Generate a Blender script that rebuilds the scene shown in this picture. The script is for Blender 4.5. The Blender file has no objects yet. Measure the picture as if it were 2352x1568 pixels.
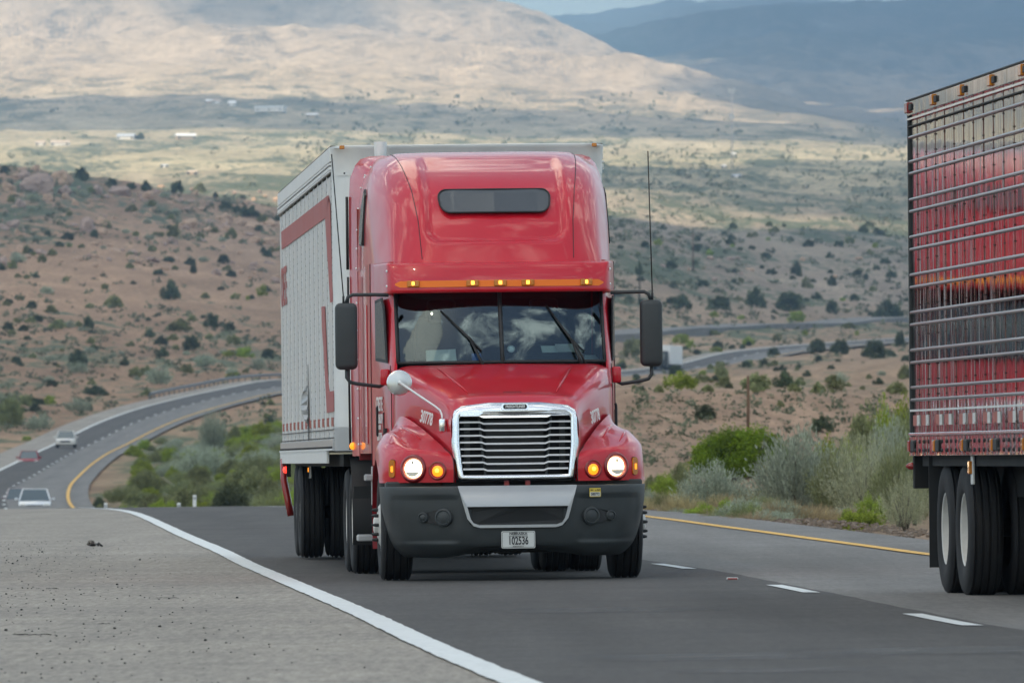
import bpy, bmesh, math, random
import numpy as np
from mathutils import Vector, Matrix, Euler, noise as mn

# ------------------------------------------------------------------ scene
S = bpy.context.scene
COL = S.collection
for eng in ('CYCLES',):
    S.render.engine = eng
PI = math.pi
F = 21570.0            # focal length in photo pixels (2352 px wide view)
CAMZ = 1.04


def at(x, y, D):
    """World point seen at photo pixel (x, y) at distance D."""
    return Vector(((x - 1176) / F * D, D, CAMZ + (1067 - y) / F * D))


# ------------------------------------------------------------------ materials
def new_mat(name):
    m = bpy.data.materials.new(name)
    m.use_nodes = True
    nt = m.node_tree
    b = nt.nodes.get('Principled BSDF')
    return m, nt, b


def pmat(name, col, rough=.5, metal=0., coat=0., spec=None, var=0.0, vscale=6., bump=0., bscale=80., emit=None, estr=0., ior=None):
    m, nt, b = new_mat(name)
    b.inputs['Base Color'].default_value = (*col, 1)
    b.inputs['Roughness'].default_value = rough
    b.inputs['Metallic'].default_value = metal
    b.inputs['Coat Weight'].default_value = coat
    b.inputs['Coat Roughness'].default_value = .04
    if ior: b.inputs['IOR'].default_value = ior
    if spec is not None: b.inputs['Specular IOR Level'].default_value = spec
    if emit:
        b.inputs['Emission Color'].default_value = (*emit, 1)
        b.inputs['Emission Strength'].default_value = estr
    if var or bump:
        tc = nt.nodes.new('ShaderNodeTexCoord')
        n = nt.nodes.new('ShaderNodeTexNoise')
        n.inputs['Scale'].default_value = vscale
        n.inputs['Detail'].default_value = 6
        nt.links.new(tc.outputs['Object'], n.inputs['Vector'])
        if var:
            mx = nt.nodes.new('ShaderNodeMix'); mx.data_type = 'RGBA'
            mx.inputs['A'].default_value = (*[c * (1 - var) for c in col], 1)
            mx.inputs['B'].default_value = (*[min(1, c * (1 + var)) for c in col], 1)
            nt.links.new(n.outputs['Fac'], mx.inputs['Factor'])
            nt.links.new(mx.outputs['Result'], b.inputs['Base Color'])
            mr = nt.nodes.new('ShaderNodeMapRange')
            mr.inputs['To Min'].default_value = max(0, rough - .08)
            mr.inputs['To Max'].default_value = min(1, rough + .12)
            nt.links.new(n.outputs['Fac'], mr.inputs['Value'])
            nt.links.new(mr.outputs['Result'], b.inputs['Roughness'])
        if bump:
            n2 = nt.nodes.new('ShaderNodeTexNoise')
            n2.inputs['Scale'].default_value = bscale
            n2.inputs['Detail'].default_value = 4
            nt.links.new(tc.outputs['Object'], n2.inputs['Vector'])
            bp = nt.nodes.new('ShaderNodeBump')
            bp.inputs['Strength'].default_value = bump
            bp.inputs['Distance'].default_value = .01
            nt.links.new(n2.outputs['Fac'], bp.inputs['Height'])
            nt.links.new(bp.outputs['Normal'], b.inputs['Normal'])
    return m


MT = {}
MT['red'] = pmat('red_paint', (.60, .010, .024), .32, 0, .6, spec=.35, var=.08, vscale=3)
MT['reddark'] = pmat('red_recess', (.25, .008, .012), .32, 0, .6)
MT['plastic'] = pmat('bumper_plastic', (.032, .039, .041), .47, var=.38, vscale=5, bump=.15, bscale=220)
MT['black'] = pmat('black_plastic', (.012, .013, .014), .55)
MT['rubber'] = pmat('tyre_rubber', (.012, .012, .013), .75, var=.3, vscale=14)
MT['under'] = pmat('chassis_black', (.012, .012, .012), .8, var=.4, vscale=5)
MT['chrome'] = pmat('chrome', (.86, .87, .88), .17, 1., var=.06, vscale=18)
MT['silver'] = pmat('silver_paint', (.42, .44, .45), .38, .35, .3, var=.06, vscale=5)
MT['alu'] = pmat('aluminium', (.76, .78, .77), .40, .3, var=.12, vscale=4)
MT['steelwheel'] = pmat('wheel_white_steel', (.60, .59, .56), .5, .1, var=.3, vscale=8)
MT['white'] = pmat('white_paint', (.60, .62, .615), .42, 0, .15, var=.09, vscale=1.3)
MT['seam'] = pmat('seam_white', (.72, .74, .74), .45, .2)
MT['dark'] = pmat('dark_line', (.03, .03, .03), .7)
MT['decal'] = pmat('faded_red_vinyl', (.40, .085, .080), .5, var=.12, vscale=1.5)
MT['tape'] = pmat('conspicuity_red', (.42, .11, .085), .5)
MT['tapewhite'] = pmat('conspicuity_white', (.62, .62, .6), .5)
MT['orange'] = pmat('orange_stripe', (1.0, .21, .02), .5)
MT['amber'] = pmat('amber_lens', (.55, .17, .01), .25, 0, .5)
MT['amberlit'] = pmat('amber_lens_lit', (.8, .25, .02), .3, emit=(1, .33, .03), estr=.8)
MT['amberbulb'] = pmat('amber_bulb', (.9, .4, .05), .3, emit=(1, .50, .08), estr=2.2)
def headlamp_mat():
    """Lit ribbed lens: bright core, dimmer ribs."""
    m, nt, b = new_mat('headlamp_lit')
    b.inputs['Base Color'].default_value = (.8, .78, .72, 1); b.inputs['Roughness'].default_value = .15
    tc = nt.nodes.new('ShaderNodeTexCoord')
    w = nt.nodes.new('ShaderNodeTexWave'); w.inputs['Scale'].default_value = 28; w.inputs['Distortion'].default_value = 2.5; w.inputs['Detail'].default_value = 3
    nt.links.new(tc.outputs['Object'], w.inputs['Vector'])
    r = nt.nodes.new('ShaderNodeMapRange'); r.inputs['To Min'].default_value = .9; r.inputs['To Max'].default_value = 4.5
    nt.links.new(w.outputs['Fac'], r.inputs['Value'])
    b.inputs['Emission Color'].default_value = (1, .86, .62, 1)
    nt.links.new(r.outputs['Result'], b.inputs['Emission Strength'])
    return m


MT['headlamp'] = headlamp_mat()
MT['lampglass'] = pmat('lamp_reflector', (.62, .58, .50), .3, .4, var=.3, vscale=60)
MT['redlamp'] = pmat('red_lens_lit', (.5, .01, .01), .3, emit=(1, .05, .04), estr=1.2)
MT['redlens'] = pmat('red_lens', (.30, .015, .012), .25, 0, .5)
MT['greywindow'] = pmat('smoked_grey_panel', (.06, .068, .075), .33, 0, .35, var=.1, vscale=2)
MT['interior'] = pmat('cab_interior', (.018, .02, .02), .8)
MT['interiorlight'] = pmat('cab_trim_grey', (.030, .034, .034), .8)
MT['paper'] = pmat('paper', (.72, .80, .76), .7)
MT['bluepaper'] = pmat('blue_card', (.03, .15, .48), .6)
MT['ink'] = pmat('black_ink', (.012, .012, .016), .6)
MT['whiteink'] = pmat('white_vinyl', (.78, .78, .76), .5)
MT['plate'] = pmat('plate_white', (.62, .64, .62), .45)
MT['yellow'] = pmat('yellow_sticker', (.68, .48, .08), .5)
MT['brushed'] = pmat('brushed_steel_disc', (.62, .64, .63), .28, .7, var=.08, vscale=9)


def glass_mat():
    m, nt, b = new_mat('windscreen_glass')
    nt.nodes.remove(b)
    out = nt.nodes['Material Output']
    fr = nt.nodes.new('ShaderNodeFresnel'); fr.inputs['IOR'].default_value = 1.95
    tr = nt.nodes.new('ShaderNodeBsdfTransparent'); tr.inputs['Color'].default_value = (.66, .80, .78, 1)
    gl = nt.nodes.new('ShaderNodeBsdfGlossy'); gl.inputs['Roughness'].default_value = .015
    gl.inputs['Color'].default_value = (.68, .88, .96, 1)
    mx = nt.nodes.new('ShaderNodeMixShader')
    nt.links.new(fr.outputs[0], mx.inputs[0])
    nt.links.new(tr.outputs[0], mx.inputs[1]); nt.links.new(gl.outputs[0], mx.inputs[2])
    nt.links.new(mx.outputs[0], out.inputs['Surface'])
    return m


MT['glass'] = glass_mat()


def mirror_panel_mat():
    """Polished stainless steel skin, gently quilted between its rivet lines."""
    m, nt, b = new_mat('polished_stainless')
    b.inputs['Base Color'].default_value = (.185, .160, .155, 1)
    b.inputs['Metallic'].default_value = 1
    b.inputs['Roughness'].default_value = .06
    tc = nt.nodes.new('ShaderNodeTexCoord')
    mp = nt.nodes.new('ShaderNodeMapping')
    mp.inputs['Scale'].default_value = (1, 3.2, .55)
    nt.links.new(tc.outputs['Object'], mp.inputs['Vector'])
    n = nt.nodes.new('ShaderNodeTexNoise'); n.inputs['Scale'].default_value = 1.5; n.inputs['Detail'].default_value = 2
    nt.links.new(mp.outputs['Vector'], n.inputs['Vector'])
    bp = nt.nodes.new('ShaderNodeBump'); bp.inputs['Strength'].default_value = .36; bp.inputs['Distance'].default_value = .03
    nt.links.new(n.outputs['Fac'], bp.inputs['Height'])
    nt.links.new(bp.outputs['Normal'], b.inputs['Normal'])
    return m


MT['mirror'] = mirror_panel_mat()


# ------------------------------------------------------------------ mesh helper
class MB:
    def __init__(s):
        s.v = []; s.f = []; s.m = []; s.mats = []; s.sm = []; s.col = []

    def mi(s, mat):
        if mat not in s.mats: s.mats.append(mat)
        return s.mats.index(mat)

    def add(s, vs, fs, mat, smooth=False):
        o = len(s.v); k = s.mi(mat)
        s.v.extend([tuple(p) for p in vs])
        for f in fs:
            s.f.append(tuple(i + o for i in f)); s.m.append(k); s.sm.append(smooth)
        return o

    def box(s, c, d, mat, bev=0., rot=None, seg=1):
        bm = bmesh.new()
        bmesh.ops.create_cube(bm, size=1)
        for v in bm.verts: v.co = Vector((v.co.x * d[0], v.co.y * d[1], v.co.z * d[2]))
        if bev > 0:
            bmesh.ops.bevel(bm, geom=list(bm.edges), offset=bev, segments=seg, affect='EDGES', profile=.5)
        M = Matrix.Translation(Vector(c)) @ (rot.to_matrix().to_4x4() if rot else Matrix.Identity(4))
        bm.verts.index_update()
        vs = [M @ v.co for v in bm.verts]
        fs = [[v.index for v in f.verts] for f in bm.faces]
        bm.free()
        s.add(vs, fs, mat, bev > 0 and seg > 1)
        return s

    def grid(s, rows, mat, smooth=True, flip=False, keep=None):
        R, C = len(rows), len(rows[0])
        vs = [p for r in rows for p in r]
        fs = []
        for i in range(R - 1):
            for j in range(C - 1):
                q = [i * C + j, i * C + j + 1, (i + 1) * C + j + 1, (i + 1) * C + j]
                if keep is not None:
                    c = sum((Vector(vs[k]) for k in q), Vector()) / 4
                    if not keep(c): continue
                fs.append(q[::-1] if flip else q)
        s.add(vs, fs, mat, smooth)
        return s

    def tube(s, pts, r, mat, n=8, cap=True):
        pts = [Vector(p) for p in pts]
        rr = r if isinstance(r, (list, tuple)) else [r] * len(pts)
        vs = []; fs = []
        up = None
        for i, p in enumerate(pts):
            t = (pts[min(i + 1, len(pts) - 1)] - pts[max(i - 1, 0)]).normalized()
            if up is None:
                a = Vector((0, 0, 1)) if abs(t.z) < .9 else Vector((1, 0, 0))
                up = t.cross(a).normalized()
            up = (up - t * up.dot(t)).normalized()
            w = t.cross(up)
            for k in range(n):
                a = 2 * PI * k / n
                vs.append(p + (up * math.cos(a) + w * math.sin(a)) * rr[i])
        for i in range(len(pts) - 1):
            for k in range(n):
                fs.append((i * n + k, i * n + (k + 1) % n, (i + 1) * n + (k + 1) % n, (i + 1) * n + k))
        if cap:
            fs.append(tuple(range(n))[::-1]); fs.append(tuple(range((len(pts) - 1) * n, len(pts) * n)))
        s.add(vs, fs, mat, True)
        return s

    def lathe(s, prof, c, axis, mat, n=32, smooth=True):
        """prof: list of (radius, offset along axis)."""
        ax = Vector(axis).normalized()
        a = Vector((0, 0, 1)) if abs(ax.z) < .9 else Vector((1, 0, 0))
        e1 = ax.cross(a).normalized(); e2 = ax.cross(e1)
        c = Vector(c); vs = []; fs = []
        for (r, o) in prof:
            for k in range(n):
                t = 2 * PI * k / n
                vs.append(c + ax * o + (e1 * math.cos(t) + e2 * math.sin(t)) * r)
        for i in range(len(prof) - 1):
            for k in range(n):
                fs.append((i * n + k, i * n + (k + 1) % n, (i + 1) * n + (k + 1) % n, (i + 1) * n + k))
        s.add(vs, fs, mat, smooth)
        return s

    def prism(s, outer, mat, depth, mapf, smooth=False):
        """Extrude a 2-D outline; mapf(a, b, d) -> 3-D, d = 0 .. depth."""
        n = len(outer)
        vs = [mapf(a, b, 0) for a, b in outer] + [mapf(a, b, depth) for a, b in outer]
        fs = [tuple(range(n)), tuple(range(2 * n - 1, n - 1, -1))]
        for i in range(n):
            j = (i + 1) % n
            fs.append((i, i + n, j + n, j))
        s.add(vs, fs, mat, smooth)
        return s

    def ring(s, outer, inner, mat, depth, mapf):
        """Frame between two outlines with the same number of points."""
        n = len(outer)
        vs = [mapf(a, b, 0) for a, b in outer] + [mapf(a, b, 0) for a, b in inner] + \
             [mapf(a, b, depth) for a, b in outer] + [mapf(a, b, depth) for a, b in inner]
        fs = []
        for i in range(n):
            j = (i + 1) % n
            fs += [(i, j, n + j, n + i), (2 * n + i, 3 * n + i, 3 * n + j, 2 * n + j),
                   (i, 2 * n + i, 2 * n + j, j), (n + i, n + j, 3 * n + j, 3 * n + i)]
        s.add(vs, fs, mat, False)
        return s

    def build(s, name, parent=None, fixn=True, loc=None):
        me = bpy.data.meshes.new(name)
        me.from_pydata(s.v, [], s.f)
        for m in s.mats: me.materials.append(m)
        me.polygons.foreach_set('material_index', s.m)
        me.polygons.foreach_set('use_smooth', s.sm)
        if fixn:
            bm = bmesh.new(); bm.from_mesh(me)
            bmesh.ops.recalc_face_normals(bm, faces=bm.faces)
            bm.to_mesh(me); bm.free()
        me.update()
        o = bpy.data.objects.new(name, me)
        COL.objects.link(o)
        if parent is not None: o.parent = parent
        if loc is not None: o.location = loc
        return o


def sharp(o, ang=40):
    """Keep edges steeper than ang sharp under smooth shading."""
    bm = bmesh.new(); bm.from_mesh(o.data)
    bmesh.ops.remove_doubles(bm, verts=bm.verts, dist=1e-5)
    for f in bm.faces: f.smooth = True
    for e in bm.edges:
        if len(e.link_faces) == 2 and e.calc_face_angle(0) > math.radians(ang): e.smooth = False
    bm.to_mesh(o.data); bm.free()
    return o


def empty(name, loc=(0, 0, 0), rot=None, parent=None):
    o = bpy.data.objects.new(name, None)
    o.empty_display_size = .3
    COL.objects.link(o)
    o.location = loc
    if rot: o.rotation_euler = rot
    if parent is not None: o.parent = parent
    return o


def tag(o, label=None, cat=None, group=None, kind=None):
    if label: o['label'] = label
    if cat: o['category'] = cat
    if group: o['group'] = group
    if kind: o['kind'] = kind
    return o


def copy_tree(o, parent=None):
    c = o.copy(); COL.objects.link(c)
    c.parent = parent
    for ch in list(o.children): copy_tree(ch, c)
    return c


def cr(p, t):
    """Catmull-Rom through the list p, t in 0 .. len-1."""
    n = len(p); i = min(int(t), n - 2); f = t - i
    P = [p[max(i - 1, 0)], p[i], p[i + 1], p[min(i + 2, n - 1)]]
    if i == 0: P[0] = [2 * a - b for a, b in zip(p[0], p[1])]
    if i + 2 > n - 1: P[3] = [2 * a - b for a, b in zip(p[-1], p[-2])]
    return [.5 * (2 * b + (c - a) * f + (2 * a - 5 * b + 4 * c - d) * f * f + (3 * b - a - 3 * c + d) * f ** 3)
            for a, b, c, d in zip(*P)]


def patch(ctrl, nr=6, nc=6):
    """Dense grid on a Catmull-Rom surface through a grid of control points."""
    cols = []
    for r in ctrl:
        cols.append([cr(r, k / nc) for k in range((len(r) - 1) * nc + 1)])
    out = []
    R = len(ctrl)
    for k in range((R - 1) * nr + 1):
        out.append([cr([cols[i][j] for i in range(R)], k / nr) for j in range(len(cols[0]))])
    return out


def mirror_cols(rows):
    """rows from centre (u = 0) outward -> full width rows."""
    return [[(-u, v, w) for (u, v, w) in r[:0:-1]] + list(r) for r in rows]


def rrect(x0, y0, x1, y1, r, n=5):
    pts = []
    for cx, cy, a0 in ((x1 - r, y1 - r, 0), (x0 + r, y1 - r, 90), (x0 + r, y0 + r, 180), (x1 - r, y0 + r, 270)):
        for k in range(n + 1):
            a = math.radians(a0 + 90 * k / n)
            pts.append((cx + r * math.cos(a), cy + r * math.sin(a)))
    return pts


def interp(x, tab):
    if x <= tab[0][0]: return tab[0][1]
    for (a, b), (c, d) in zip(tab, tab[1:]):
        if x <= c: return b + (d - b) * (x - a) / (c - a)
    return tab[-1][1]


def ss(a, b, x):
    t = min(1, max(0, (x - a) / (b - a))); return t * t * (3 - 2 * t)


def text(name, body, size, mat, parent, M, sx=1., ext=.0015, bold=0., shear=0., align='CENTER'):
    cu = bpy.data.curves.new(name, 'FONT')
    cu.body = body; cu.size = size; cu.extrude = ext; cu.offset = bold; cu.shear = shear
    cu.align_x = align; cu.align_y = 'CENTER'
    tmp = bpy.data.objects.new('tmp', cu); COL.objects.link(tmp)
    dg = bpy.context.evaluated_depsgraph_get()
    me = bpy.data.meshes.new_from_object(tmp.evaluated_get(dg))
    bpy.data.objects.remove(tmp); bpy.data.curves.remove(cu)
    me.transform(M @ Matrix.Diagonal((sx, 1, 1, 1)))
    me.name = name
    me.materials.clear(); me.materials.append(mat)
    o = bpy.data.objects.new(name, me); COL.objects.link(o); o.parent = parent
    return o


def facing(u, v, w, yaw=0., tilt=0.):
    """Text plane standing up, its face to -v (the camera side) at (u, v, w)."""
    return Matrix.Translation((u, v, w)) @ Matrix.Rotation(yaw, 4, 'Z') @ Matrix.Rotation(PI / 2 + tilt, 4, 'X')


MT['grillebar'] = pmat('bright_grille_bar', (.80, .81, .82), .35, .25)
MT['blackglass'] = pmat('black_glass', (.008, .009, .010), .25, 0, 0, spec=.2)

HAZE_D = 8e-5
EXPOSURE = .78
SKY_OFF = (2.2, 6.1, 0)

# ------------------------------------------------------------------ road alignment (X of the two edge lines against distance Y)
XLT = [(-400, 26.), (5, 2.3), (30, .95), (46.6, 0), (55.2, -.47), (67.8, -1.10), (84.3, -1.98), (108.4, -3.28), (132.7, -4.66), (188, -7.65), (221, -9.8),
       (300, -15.6), (400, -23.2), (510, -31.2), (600, -35.7), (690, -38.2), (830, -42.0), (925, -43.2), (1000, -43.3), (1068, -42.5),
       (1140, -40.3), (1207, -37.4), (1300, -32), (1350, -22), (1400, -8), (1450, 10), (1500, 24), (1600, 38), (1750, 68), (1900, 105)]
XRT = [(-400, 33.4), (5, 9.7), (30, 8.35), (46.6, 7.35), (62, 6.6), (84.3, 5.5), (104, 4.35), (132.7, 3.1), (163, 1.9), (188, .2), (221, -2.2), (300, -8.2), (400, -16),
       (510, -23.8), (600, -28.3), (700, -32), (815, -35.3), (885, -36.1), (960, -36.1), (1035, -35.1), (1110, -32.75), (1185, -29.2),
       (1250, -22), (1300, -14), (1350, 0), (1400, 12), (1450, 24), (1500, 35), (1600, 49), (1750, 79), (1900, 116)]
ZT = [(-400, 0), (98, 0), (110, .03), (130, .07), (150, .095), (185, .11), (215, .05), (260, -.16), (300, -.55), (350, -1.15), (420, -1.6), (500, -1.40),
      (600, -.46), (690, .37), (860, 2.6), (1000, 5.77), (1185, 10.2), (1300, 12.8), (1450, 15.0), (1600, 20.3), (1750, 24.3), (1900, 28)]


def smooth_tab(tab):
    """Smooth curve through a table, resampled finely."""
    xs = [a for a, b in tab]; ys = [b for a, b in tab]; n = len(xs)
    sl = [(ys[min(k + 1, n - 1)] - ys[max(k - 1, 0)]) / (xs[min(k + 1, n - 1)] - xs[max(k - 1, 0)]) for k in range(n)]
    x0, x1 = xs[0], xs[-1]; T = []; i = 0; N = int(x1 - x0)
    for q in range(N + 1):
        x = x0 + (x1 - x0) * q / N
        while i < n - 2 and xs[i + 1] <= x: i += 1
        h = xs[i + 1] - xs[i]; t = (x - xs[i]) / h; a, b = ys[i], ys[i + 1]
        T.append((2 * t**3 - 3 * t**2 + 1) * a + (t**3 - 2 * t**2 + t) * h * sl[i] + (-2 * t**3 + 3 * t**2) * b + (t**3 - t**2) * h * sl[i + 1])

    def f(x):
        q = min(max((x - x0) / (x1 - x0) * N, 0), N - 1e-6); k = int(q); q -= k
        return T[k] + (T[k + 1] - T[k]) * q
    return f


XL = smooth_tab(XLT); XR = smooth_tab(XRT); ZR = smooth_tab(ZT)
BANK = .012


def road_z(X, D):
    return ZR(D) + BANK * ss(420, 200, D) * (X - (.06 - .0611 * (D - 84.4)))


# upper carriageway seen on the right
UP = [at(x, y, D) for x, y, D in ((900, 815, 1560), (1200, 797, 1650), (1430, 777, 1760), (1560, 768, 1830), (1700, 757, 1900), (1860, 749, 1980), (2010, 742, 2060), (2200, 737, 2150), (2420, 732, 2260))]

# ------------------------------------------------------------------ terrain: photo row y against distance D for a set of photo columns x
FARL = [(4000, 395), (5500, 328), (6500, 280), (8000, 208), (9500, 140)]
SEC = {
    -500: [(230, 1186), (300, 1216), (420, 1218), (500, 1160), (560, 1100), (640, 1050), (740, 990), (900, 930), (1200, 820), (1600, 690), (2100, 520), (2600, 375), (2750, 384), (3100, 440)] + FARL + [(11000, 50), (12500, -60), (14000, -160), (16000, -170), (26000, -100)],
    0: [(230, 1183), (300, 1214), (420, 1218), (500, 1178), (600, 1127), (690, 1094), (760, 1062), (845, 1034), (890, 1008), (1050, 945), (1350, 825), (1800, 655), (2250, 490), (2600, 388), (2750, 397), (3100, 442)] + FARL + [(11000, 50), (12500, -60), (14000, -150), (16000, -160), (26000, -100)],
    150: [(230, 1181), (300, 1212), (420, 1217), (500, 1177), (600, 1126), (690, 1093), (800, 1048), (880, 1016), (985, 976), (1080, 938), (1350, 836), (1800, 668), (2250, 502), (2600, 402), (2750, 411), (3100, 445)] + FARL + [(11000, 50), (12500, -55), (14000, -145), (16000, -150), (26000, -100)],
    300: [(230, 1180), (300, 1210), (420, 1205), (500, 1165), (600, 1120), (700, 1080), (800, 1045), (885, 1015), (1000, 965), (1105, 927), (1200, 895), (1420, 815), (1800, 690), (2250, 530), (2600, 426), (2750, 434), (3100, 450)] + FARL + [(11000, 45), (12500, -55), (14000, -140), (16000, -150), (26000, -100)],
    450: [(230, 1178), (300, 1202), (400, 1185), (500, 1150), (700, 1070), (900, 1005), (1030, 955), (1100, 930), (1200, 894), (1300, 862), (1500, 795), (1850, 690), (2250, 560), (2600, 450), (2750, 458), (3200, 460)] + FARL + [(11000, 50), (12500, -45), (14000, -130), (16000, -140), (26000, -100)],
    640: [(230, 1174), (300, 1190), (400, 1166), (500, 1125), (700, 1045), (900, 975), (1100, 915), (1185, 900), (1300, 872), (1360, 858), (1460, 828), (1620, 780), (1900, 694), (2250, 590), (2600, 478), (2750, 484), (3200, 470)] + FARL + [(11000, 60), (12500, -30), (14000, -110), (16000, -120), (26000, -60)],
    1000: [(230, 1165), (300, 1150), (400, 1100), (600, 1020), (900, 950), (1200, 895), (1390, 864), (1500, 830), (1580, 805), (1700, 750), (1850, 670), (1950, 590), (2050, 530), (2150, 512), (2600, 490), (3400, 450), (4500, 395), (5500, 340), (6500, 290), (8000, 222), (9500, 160), (11000, 85), (12500, 0), (13500, -40), (14500, -30), (17000, 20), (26000, 40)],
    1130: [(230, 1162), (300, 1130), (400, 1050), (600, 980), (900, 930), (1200, 890), (1410, 863), (1520, 830), (1620, 797), (1720, 755), (1850, 700), (2000, 600), (2100, 540), (2200, 520), (2700, 500), (3400, 450), (4500, 393), (5500, 342), (6600, 290), (8200, 226), (9800, 150), (11200, 75), (12600, 4), (13000, 0), (13600, 20), (16000, 110), (20000, 80), (24000, 42), (26000, 55)],
    1250: [(200, 1160), (230, 1150), (270, 1095), (305, 1000), (335, 920), (360, 905), (600, 900), (900, 890), (1200, 880), (1430, 861), (1530, 830), (1660, 793), (1760, 755), (1900, 690), (2050, 620), (2250, 560), (2400, 535), (2800, 510), (3400, 455), (4400, 393), (5200, 354), (6600, 300), (8400, 226), (10000, 150), (11300, 88), (12200, 50), (12700, 60), (16000, 140), (20000, 90), (24000, 36), (26000, 50)],
    1430: [(180, 1172), (230, 1150), (260, 1105), (300, 1000), (335, 908), (360, 899), (600, 893), (900, 886), (1200, 874), (1450, 860), (1540, 830), (1660, 793), (1770, 773), (1870, 735), (2020, 670), (2220, 605), (2420, 545), (2500, 535), (2900, 512), (3500, 450), (4300, 390), (5000, 357), (5800, 337), (7000, 282), (8500, 226), (10000, 168), (11200, 124), (11800, 140), (14000, 160), (16000, 95), (17500, 82), (19000, 95), (24000, 27), (26000, 40)],
    1600: [(180, 1175), (230, 1156), (260, 1112), (300, 1010), (340, 908), (360, 900), (700, 888), (1100, 872), (1300, 853), (1540, 831), (1700, 793), (1845, 764), (1960, 733), (2160, 668), (2420, 600), (2620, 558), (3050, 520), (3600, 452), (4400, 385), (5100, 354), (6000, 332), (7500, 268), (9000, 216), (10200, 184), (10600, 190), (13000, 170), (15000, 92), (16500, 47), (18000, 57), (24000, 10), (26000, 20)],
    1800: [(180, 1179), (230, 1164), (260, 1125), (300, 1030), (345, 910), (365, 902), (700, 884), (1200, 852), (1620, 803), (1750, 783), (1940, 752), (2120, 718), (2420, 640), (2720, 575), (3250, 508), (3850, 440), (4500, 386), (5200, 356), (6200, 326), (8000, 266), (9500, 236), (11000, 224), (13000, 160), (15000, 62), (17000, 8), (19000, 30), (24000, 0), (26000, 10)],
    2080: [(180, 1185), (230, 1172), (260, 1140), (300, 1060), (350, 930), (400, 903), (800, 873), (1300, 827), (1740, 781), (1900, 763), (2080, 739), (2320, 690), (2720, 590), (3320, 508), (3900, 440), (4600, 386), (5300, 359), (6500, 331), (8500, 300), (10500, 268), (13000, 180), (15000, 85), (17000, 4), (18500, 10), (24000, 18), (26000, 30)],
    2352: [(180, 1192), (230, 1180), (260, 1150), (300, 1080), (360, 940), (410, 903), (800, 873), (1300, 825), (1850, 770), (2000, 755), (2230, 733), (2420, 690), (2800, 590), (3400, 506), (4000, 438), (4700, 386), (5400, 360), (6500, 333), (8500, 305), (10500, 275), (13000, 190), (15000, 70), (17000, -30), (18500, -20), (24000, 0), (26000, 10)],
    2850: [(180, 1195), (230, 1185), (260, 1160), (300, 1090), (370, 940), (420, 903), (800, 873), (1300, 825), (1850, 770), (2300, 720), (2900, 590), (3400, 506), (4000, 438), (4700, 386), (5400, 360), (6500, 333), (8500, 305), (10500, 275), (13000, 190), (15000, 60), (17000, -60), (18500, -50), (26000, 0)],
}
SX = sorted(SEC)
for x in SX:                                   # near ground: just under the road sheets
    y0 = 1067 - (-.10 - CAMZ) * F / 160.
    SEC[x] = [(160., y0)] + SEC[x]
SECL = {x: (np.log([d for d, _ in SEC[x]]), np.array([y for _, y in SEC[x]], float)) for x in SX}


LG0, LG1, LGN = math.log(160.), math.log(27000.), 3000
LGA = np.linspace(LG0, LG1, LGN + 1)
TAB = [np.interp(LGA, *SECL[x]).tolist() for x in SX]


def base_y(x, D):
    x = min(max(x, SX[0]), SX[-1])
    i = 0
    while i < len(SX) - 2 and SX[i + 1] <= x: i += 1
    f = (x - SX[i]) / (SX[i + 1] - SX[i])
    q = (math.log(D) - LG0) / (LG1 - LG0) * LGN
    k = min(max(int(q), 0), LGN - 1); q = min(max(q - k, 0), 1)
    A, B = TAB[i], TAB[i + 1]
    a = A[k] + (A[k + 1] - A[k]) * q; b = B[k] + (B[k + 1] - B[k]) * q
    return a + (b - a) * f


def rough(X, D):
    """Ground relief added to the broad profile."""
    if D < 170: return 0.
    a = 0.
    k = ss(170, 320, D)
    a += k * .10 * mn.noise(Vector((X / 2.3, D / 2.3, 0))) + (ss(245, 265, D) * ss(380, 345, D)) * (.30 * mn.noise(Vector((X / 1.4, D / 9, 4.4))) + .12 * mn.noise(Vector((X / .5, D / 3, 8.4))))
    a += ss(260, 900, D) * (.9 * mn.noise(Vector((X / 13, D / 110, 3.1))) + .40 * mn.noise(Vector((X / 4.5, D / 45, 5.1))))
    a += ss(1500, 3500, D) * 3.2 * mn.noise(Vector((X / 60, D / 190, 7.7)))
    if D > 4000:
        m = ss(5500, 9500, D)
        a += m * (7.5 * mn.noise(Vector((X / 55, D / 330, 2.2))) + 3.6 * mn.noise(Vector((X / 21, D / 170, 6.2))))
        m = ss(6500, 11500, D)
        a += m * 26 * mn.fractal(Vector((X / 620, D / 900, 1.7)), .9, 2.1, 4)
        a += m * 14 * (abs(mn.noise(Vector((X / 260, D / 620, 9.2)))) - .3)
    return a


def terr_z(X, D):
    if D < 160: zt = -.10
    else:
        x = 1176 + X / D * F
        zt = CAMZ + (1067 - base_y(x, D)) / F * D + rough(X, D)
    if D < 1950:
        xl, xr = XL(D) - 3.3, XR(D) + 1.6
        d = max(xl - X, X - xr, 0.)
        w = 1 - ss(0, 3 + D * .008, d)
        zr = min(road_z(xl, D), road_z(xr, D)) - .05 - max(0, D - 250) * .00022
        zt = zt * (1 - w) + min(zr, zt + 20) * w if w > 0 else zt
    if 1500 < D < 2300:
        zt = min(zt, 1e9)
    return zt


HF = {}


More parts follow.
